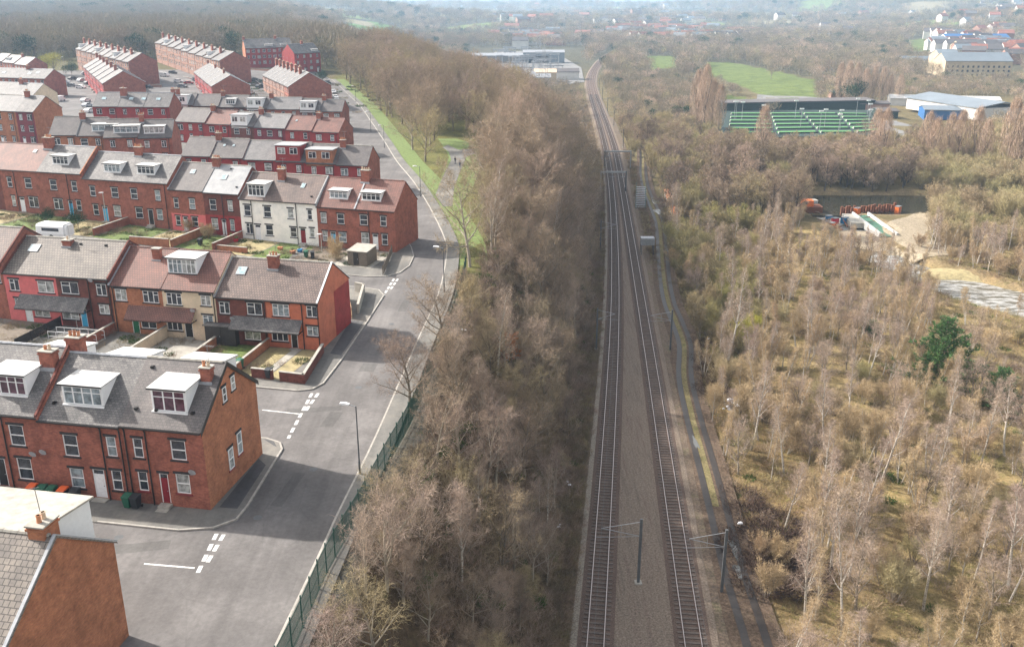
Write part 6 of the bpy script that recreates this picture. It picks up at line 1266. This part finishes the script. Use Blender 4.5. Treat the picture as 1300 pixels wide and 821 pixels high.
for (y0,y1,sp,sc_) in ((398,700,7.5,.95),(700,1150,10.5,1.05),(1150,2000,16,1.45),(2000,3300,27,2.0),(3300,5200,46,3.1)):
    w=y1*.66+40
    for x,y in cell(-w,w,y0,y1,sp,farf):
        X=np.array([x]);Y=np.array([y])
        if y<600 and float(rivdist(X,Y,RIV)[0])<2: continue
        f=math.sin(x*.011+y*.003)*math.sin(y*.006-x*.004)+.5*math.sin(x*.02+2)*math.cos(y*.013)
        if y>1500 and (f>.62 or f<-.75) : continue
        if y>1300 and rnd.random()<.12: continue
        left=x<float(EDGE(y)); s=sc_*rnd.uniform(.7,1.25)*(1.35 if left and y<900 else 1)*(.72 if not left and y<700 else 1)
        k=rnd.random(); i=rnd.randrange(5) if k<.72 or left else (5 if k<.86 else 6)
        if rnd.random()<(.035 if y<1000 else .06): i=7
        it.append((x,y,gm(x,y)-.3,rnd.uniform(0,6.28),s,i))
print('far trees',len(it))
scatter('distant_woodland',it,[v[2] for v in VF])
HAZE=.00017; SKY=.15; SUN=4.1; EXPO=1.15; DENO=True
# ---------------------------------------------------------------- far things
plain('roof_far',(.1,.09,.09),.8,.2,.2); plain('roof_orange_far',(.25,.1,.07),.8,.2,.2); plain('wall_white_far',(.56,.54,.51),.8,.1,.2); plain('wall_brick_far',(.3,.17,.13),.8,.1,.2); plain('stone_far',(.45,.36,.25),.85,.2,.2); plain('net_dark',(.015,.035,.03),.9,.2,1); plain('pitch_green',(.08,.24,.075),.9,.2,.3); plain('shed_roof',(.17,.2,.23),.5,.12,.1); plain('shed_blue',(.03,.12,.3),.5,.1,.3); plain('car_park',(.17,.165,.16),.9,.2,.2)
def gable(px,py,w,d,he,hr,wall,roof,label,rz=0,name='distant_house',cat='house',group=None,rows=0,dz=0):
    q=Pg(px,py); r=empty(name,(q[0],q[1],q[2]+dz),rz,label,cat,group); m=MB(); m.ext([(-d/2,-3),(d/2,-3),(d/2,he),(0,hr),(-d/2,he)],'x',-w/2,w/2); m.build('wall',wall,r); sl=(hr-he)/(d/2); k=.6
    m=MB(); m.ext([(-d/2-k,he-k*sl+.02),(0,hr+.02),(0,hr+.4),(-d/2-k,he-k*sl+.4)],'x',-w/2-.3,w/2+.3); m.ext([(.01,hr+.02),(d/2+k,he-k*sl+.02),(d/2+k,he-k*sl+.4),(.01,hr+.4)],'x',-w/2-.3,w/2+.3); m.build('roof',roof,r)
    for j in range(rows):
        z=1.2+j*3.3
        n=int(w/4)
        for i in range(n): m=MB(); c=-w/2+(i+.5)*w/n; m.box(c-.8,-d/2-.06,z,c+.8,-d/2-.003,z+1.7); m.build('window','glass_dark',r)
    return r
k=0; rr=random.Random(5)
spots=[]
for i in range(1400):
    px=rr.choice([rr.uniform(600,1300),rr.uniform(640,960),rr.uniform(1180,1300),rr.uniform(690,900)]); py=rr.uniform(9,56) if px<1180 else rr.uniform(12,68)
    if px>960 and px<1180 and py>34: continue
    if math.sin(px*.031)+math.sin(py*.3+px*.011)<-.2: continue
    q=Pg(px,py)
    if q[1]<1150 and px<1180 or q[1]>5600: continue
    if any(abs(px-a)<5+q[1]*.0 and abs(py-b)<1.6 for a,b in spots): continue
    spots.append((px,py))
    if len(spots)>=290: break
for i,(px,py) in enumerate(spots):
    Y=Pg(px,py)[1]; s=1+Y/3200; wl,rf=rr.choice([('wall_white_far','roof_far'),('wall_white_far','roof_orange_far'),('wall_brick_far','roof_orange_far'),('wall_brick_far','roof_far'),('wall_white_far','shed_roof')])
    gable(px,py,rr.uniform(9,18)*s,8*s,5.5*s,8.5*s,wl,rf,('tiny pale walled house among the trees on the hazy hillside' if 'white' in wl else 'tiny brick house among the trees on the hazy hillside'),rr.uniform(-.5,.5),group='pale houses on the far hillside' if 'white' in wl else 'brick houses on the far hillside',dz=2.5*s)
for (px,py,w,d,he,wl,rf,l) in [(1255,42,70,22,9,'stone_far','roof_far','long stone block on the upper right hillside'),(1284,30,55,20,14,'wall_white_far','roof_far','large pale hall on the skyline at upper right'),(1236,52,80,25,8,'wall_white_far','shed_blue','blue roofed works below the long stone block'),(1210,57,60,25,7,'wall_white_far','shed_roof','pale roofed shed left of the blue roofed works'),(1280,72,60,20,8,'wall_white_far','roof_far','long white building at the right edge above the mill'),(1163,86,30,14,5,'wall_white_far','shed_roof','low pale shed left of the mill'),(1145,84,22,12,4,'wall_white_far','roof_far','small pale shed farther left of the mill'),
   (705,43,60,20,7,'wall_white_far','shed_roof','white works building above the substation'),(735,46,50,20,6,'wall_white_far','roof_far','pale long shed above the railway curve'),(868,46,90,20,7,'wall_white_far','shed_roof','long white warehouse in the middle distance'),(960,44,60,20,6,'wall_white_far','shed_roof','white warehouse right of the middle distance'),(1062,52,80,20,6,'wall_white_far','shed_roof','long pale warehouse before the right hill'),(1105,30,90,30,8,'stone_far','roof_far','pale stone terrace high on the right hill')]:
    gable(px,py,w,d,he,he+5,wl,rf,l,name='warehouse',cat='building')
# stone mill
r=gable(1232,97,52,24,13,19,'stone_far','shed_roof','long sandstone mill with slate roof on the right',R(-4),'stone_mill','mill',rows=3); q=r.location
r2=gable(1196,94,16,26,15,20,'stone_far','shed_roof','pale stone end block of the mill',R(-4),'stone_mill','mill',rows=3)
# warehouse by the pitches
a=P(1150,137,-2); b=P(1240,152,-2)
r=empty('warehouse',(b[0],b[1],-2.4),math.atan2(b[1]-a[1],b[0]-a[0]),'long low warehouse with pale blue grey roof and white eaves right of the pitches','warehouse'); L=math.hypot(b[0]-a[0],b[1]-a[1]); m=MB(); m.box(-L,0,0,0,30,6); m.build('wall','wall_white_far',r); m=MB(); m.ext([(-.8,6.01),(15,8.5),(15,9),(-.8,6.5)],'x',-L-1,1); m.ext([(15.01,8.5),(31,6.01),(31,6.5),(15.01,9)],'x',-L-1,1); m.build('roof','shed_roof',r)
gable(1215,151,36,14,5,6.5,'shed_blue','shed_roof','blue walled shed end beside the long warehouse',R(-12),'warehouse','warehouse'); gable(1196,134,60,12,4,5.5,'wall_white_far','flat_roof','thin white canopy behind the long warehouse',R(-14),'warehouse','warehouse')
slab('car_park',[P(*q,-1.5) for q in [(1050,132),(1130,135),(1140,150),(1210,165),(1290,165),(1290,178),(1180,172),(1110,168),(1104,150)]],'car_park',.25,.1,20,zf=gm)
slab('car_park',[P(*q,-1.5) for q in [(962,117),(1062,123),(1075,131),(1000,130),(960,127)]],'car_park',.25,.1,20,zf=gm)
slab('bare_ground',[P(*q,-2) for q in [(1085,300),(1170,262),(1190,270),(1230,300),(1225,318),(1130,322)]],'sand',.35,.1,4,zf=gm)
# floodlit pitches
pz=-1.6; B_=lambda x,y:P(x,y,pz)
r=empty('sports_pavilion',(0,0,0),0,'long dark roofed pavilion behind the pitches','pavilion'); a=B_(917,141); b=B_(1110,137); b2=B_(1110,131); a2=B_(917,134)
m=MB(); m.prism([a,b,(b[0],b[1]+14),(a[0],a[1]+14)],pz-1,pz+4); m.build('wall','net_dark',r); m=MB(); m.prism([(a[0],a[1]-1),(b[0],b[1]-1),(b[0],b[1]+15),(a[0],a[1]+15)],pz+4.01,pz+4.5); m.build('roof','shed_blue' if 0 else 'roof_far',r)
cols=[((921,171),(926,142)),((985,171),(975,142)),((1040,170),(1015,142)),((1085,170),(1060,142)),((1118,167),(1100,143))]
m=MB(); m.poly([(*B_(*q),pz+.15) for q in [(915,176),(1122,172),(1104,140),(917,140)]]); tag(m.build('pitch_surround','net_dark'),kind='structure')
gi=0
for ci in range(4):
    for ri in range(6):
        t0=ri/6+.03; t1=(ri+1)/6-.06; f=lambda c,t:B_(cols[c][0][0]+(cols[c][1][0]-cols[c][0][0])*(t**.9),cols[c][0][1]+(cols[c][1][1]-cols[c][0][1])*t**.9); a,b,c,d=f(ci,t0),f(ci+1,t0),f(ci+1,t1),f(ci,t1)
        m=MB(); sx=.04; e=lambda p,q,t:(p[0]+(q[0]-p[0])*t,p[1]+(q[1]-p[1])*t); a,b=e(a,b,sx),e(b,a,sx); c,d=e(c,d,sx),e(d,c,sx); m.poly([(*p,pz+.2) for p in (a,b,c,d)]); o=m.build('football_pitch','pitch_green'); tag(o,kind='structure')
        t=empty('pitch_fence',(a[0],a[1],pz),math.atan2(b[1]-a[1],b[0]-a[0]),'dark netted fence dividing the small green pitches','fence','netted fences between the pitches'); L=math.hypot(b[0]-a[0],b[1]-a[1]); m=MB(); m.box(0,-1.8,0,L,-1.6,.8); m.build('netting','net_dark',t)
        m=MB(); m.box(0,-1.58,0,.4,-.9,1.0); m.build('gate','wall_white_far',t)
for i in range(14):
    x,y=B_(925+rnd.uniform(0,180),rnd.uniform(143,172)); t=empty('floodlight',(x,y,pz),0,'slim floodlight pole among the small green pitches','floodlight','floodlights over the pitches'); m=MB(); m.tube((0,0,0),(0,0,9),.12,.08,5); m.build('pole','lead',t); m=MB(); m.box(-1,-.2,8.6,1,.2,9.2); m.build('lamp','upvc',t)
for i,(px,py,w) in enumerate([(1066,124,14),(1090,137,16),(1105,139,18),(1119,148,8),(1126,149,8)]): gable(px,py,w,8,3.5,4.5,'net_dark' if i>2 else 'wall_brick_far','roof_far',f"small dark pavilion hut, {ORD[i]} from the left beside the pitches",name='pavilion_hut',cat='hut')
# substation
slab('substation_yard',[P(*q,0) for q in [(600,108),(700,110),(742,104),(738,86),(700,64),(628,66),(590,96)]],'car_park',.3,.1,40,zf=gm)
plain('galv',(.27,.28,.3),.5,.1,.5)
for i in range(46):
    py=rnd.uniform(67,101); px=rnd.uniform(603,700) if py>80 else rnd.uniform(622,700); q=Pg(px,py); t=empty('substation_gantry',(q[0],q[1],q[2]),rnd.choice([0,0,.9]),'steel lattice gantry in the electricity substation','gantry','substation gantries'); w=rnd.uniform(8,14); h=rnd.uniform(7,11)
    for s in (0,w): m=MB(); m.tube((s-.8,0,0),(s,0,h),.22,.14,4); m.tube((s+.8,0,0),(s,0,h),.22,.14,4); m.build('leg','galv',t)
    m=MB(); m.box(-1,-.5,h-.9,w+1,.5,h); m.build('beam','galv',t)
for (px,py,w,d,he,wl,rf,l) in [(647,80,75,14,7,'car_park','galv','long white control building in the substation'),(690,80,40,14,10,'shed_roof','galv','tall grey switch house in the substation'),(640,106,45,10,6,'wall_white_far','galv','white fronted shed at the near side of the substation'),(692,104,16,12,7,'stone_far','pot_pale','yellowish hut at the near corner of the substation'),(716,101,22,12,6,'wall_white_far','roof_far','pale sheds right of the substation'),(672,107,30,10,5,'stone_far','galv','low white shed beside the substation gate')]: gable(px,py,w,d,he,he+2,wl,rf,l,name='substation_building',cat='building')
for px,py,h in ((683,62,34),(735,58,38),(716,55,36),(775,56,38),(805,55,36),(690,110,26)):
    q=Pg(px,py); t=empty('electricity_pylon',(q[0],q[1],q[2]),.3,'faint lattice pylon rising in the haze of the valley','pylon','pylons in the valley')
    for sx in(-1,1):
        for sy in(-1,1): m=MB(); m.tube((sx*3.2,sy*3.2,-1),(sx*.5,sy*.5,h),.18,.1,4); m.build('leg','galv',t)
    m=MB(); 
    for z in (h*.62,h*.76,h*.9): m.tube((-6.5,0,z),(6.5,0,z),.16,n=4)
    for i in range(9): z=h*i/10; w0,w1=3.2-2.7*z/h,3.2-2.7*(z+h/10)/h; m.tube((-w0,-w0,z),(w1,-w1,z+h/10),.09,n=3); m.tube((w0,-w0,z),(-w1,-w1,z+h/10),.09,n=3)
    m.build('crossarms','galv',t)
# ---------------------------------------------------------------- air, light, camera
HT=170
m=MB(); m.box(-6500,-300,-8.5,6500,9300,HT); hz=m.build('haze','upvc'); hz.data.materials.clear(); mm=bpy.data.materials.new('haze'); mm.use_nodes=True; nt=mm.node_tree; nt.nodes.remove(nt.nodes['Principled BSDF']); v=nt.nodes.new('ShaderNodeVolumePrincipled'); v.inputs['Color'].default_value=(.52,.74,1,1); v.inputs['Density'].default_value=HAZE; v.inputs['Anisotropy'].default_value=.2; nt.links.new(v.outputs[0],nt.nodes['Material Output'].inputs['Volume']); hz.data.materials.append(mm); tag(hz,kind='stuff')
w=bpy.data.worlds.new('World'); sc.world=w; w.use_nodes=True; nt=w.node_tree; bg=nt.nodes['Background']; s=nt.nodes.new('ShaderNodeTexSky'); s.sky_type='NISHITA'; s.sun_disc=False
EL=R(36); dx,dy=-.92,.39; AZ=math.atan2(dx,dy)
s.sun_elevation=EL; s.sun_rotation=AZ; s.air_density=1.2; s.dust_density=2.5; s.ozone_density=1; hs=nt.nodes.new('ShaderNodeHueSaturation'); hs.inputs['Saturation'].default_value=.4; nt.links.new(s.outputs[0],hs.inputs['Color']); wm=nt.nodes.new('ShaderNodeMix'); wm.data_type='RGBA'; wm.blend_type='MULTIPLY'; wm.inputs[0].default_value=1; wm.inputs[7].default_value=(1.06,1,.93,1); nt.links.new(hs.outputs[0],wm.inputs[6]); nt.links.new(wm.outputs[2],bg.inputs[0]); bg.inputs[1].default_value=SKY
ld=bpy.data.lights.new('sun','SUN'); ld.energy=SUN; ld.angle=R(1.2); ld.color=(1,.94,.86); lo=bpy.data.objects.new('sun',ld); COL.objects.link(lo)
sd=Vector((dx,dy,0)).normalized()*math.cos(EL)+Vector((0,0,math.sin(EL))); lo.rotation_euler=sd.to_track_quat('Z','Y').to_euler(); lo.location=(0,0,300)
cam=bpy.data.cameras.new('camera'); co=bpy.data.objects.new('camera',cam); COL.objects.link(co); co.location=(0,0,H); co.rotation_euler=(R(90-18),0,0); cam.sensor_width=36; cam.lens=36*F/1300; cam.shift_y=-45.5/1300; cam.clip_start=1; cam.clip_end=20000; sc.camera=co
sc.view_settings.view_transform='Standard'; sc.view_settings.look='None'; sc.view_settings.exposure=EXPO; sc.view_settings.gamma=1; sc.view_settings.use_curve_mapping=False
sc.render.engine='CYCLES'; cy=sc.cycles; cy.max_bounces=5; cy.diffuse_bounces=2; cy.glossy_bounces=2; cy.transmission_bounces=2; cy.volume_bounces=1; cy.transparent_max_bounces=4; cy.use_denoising=DENO; cy.sample_clamp_indirect=4
try: cy.denoiser='OPENIMAGEDENOISE'; cy.denoising_input_passes='RGB_ALBEDO_NORMAL'; cy.denoising_prefilter='NONE'
except Exception as e: print(e)
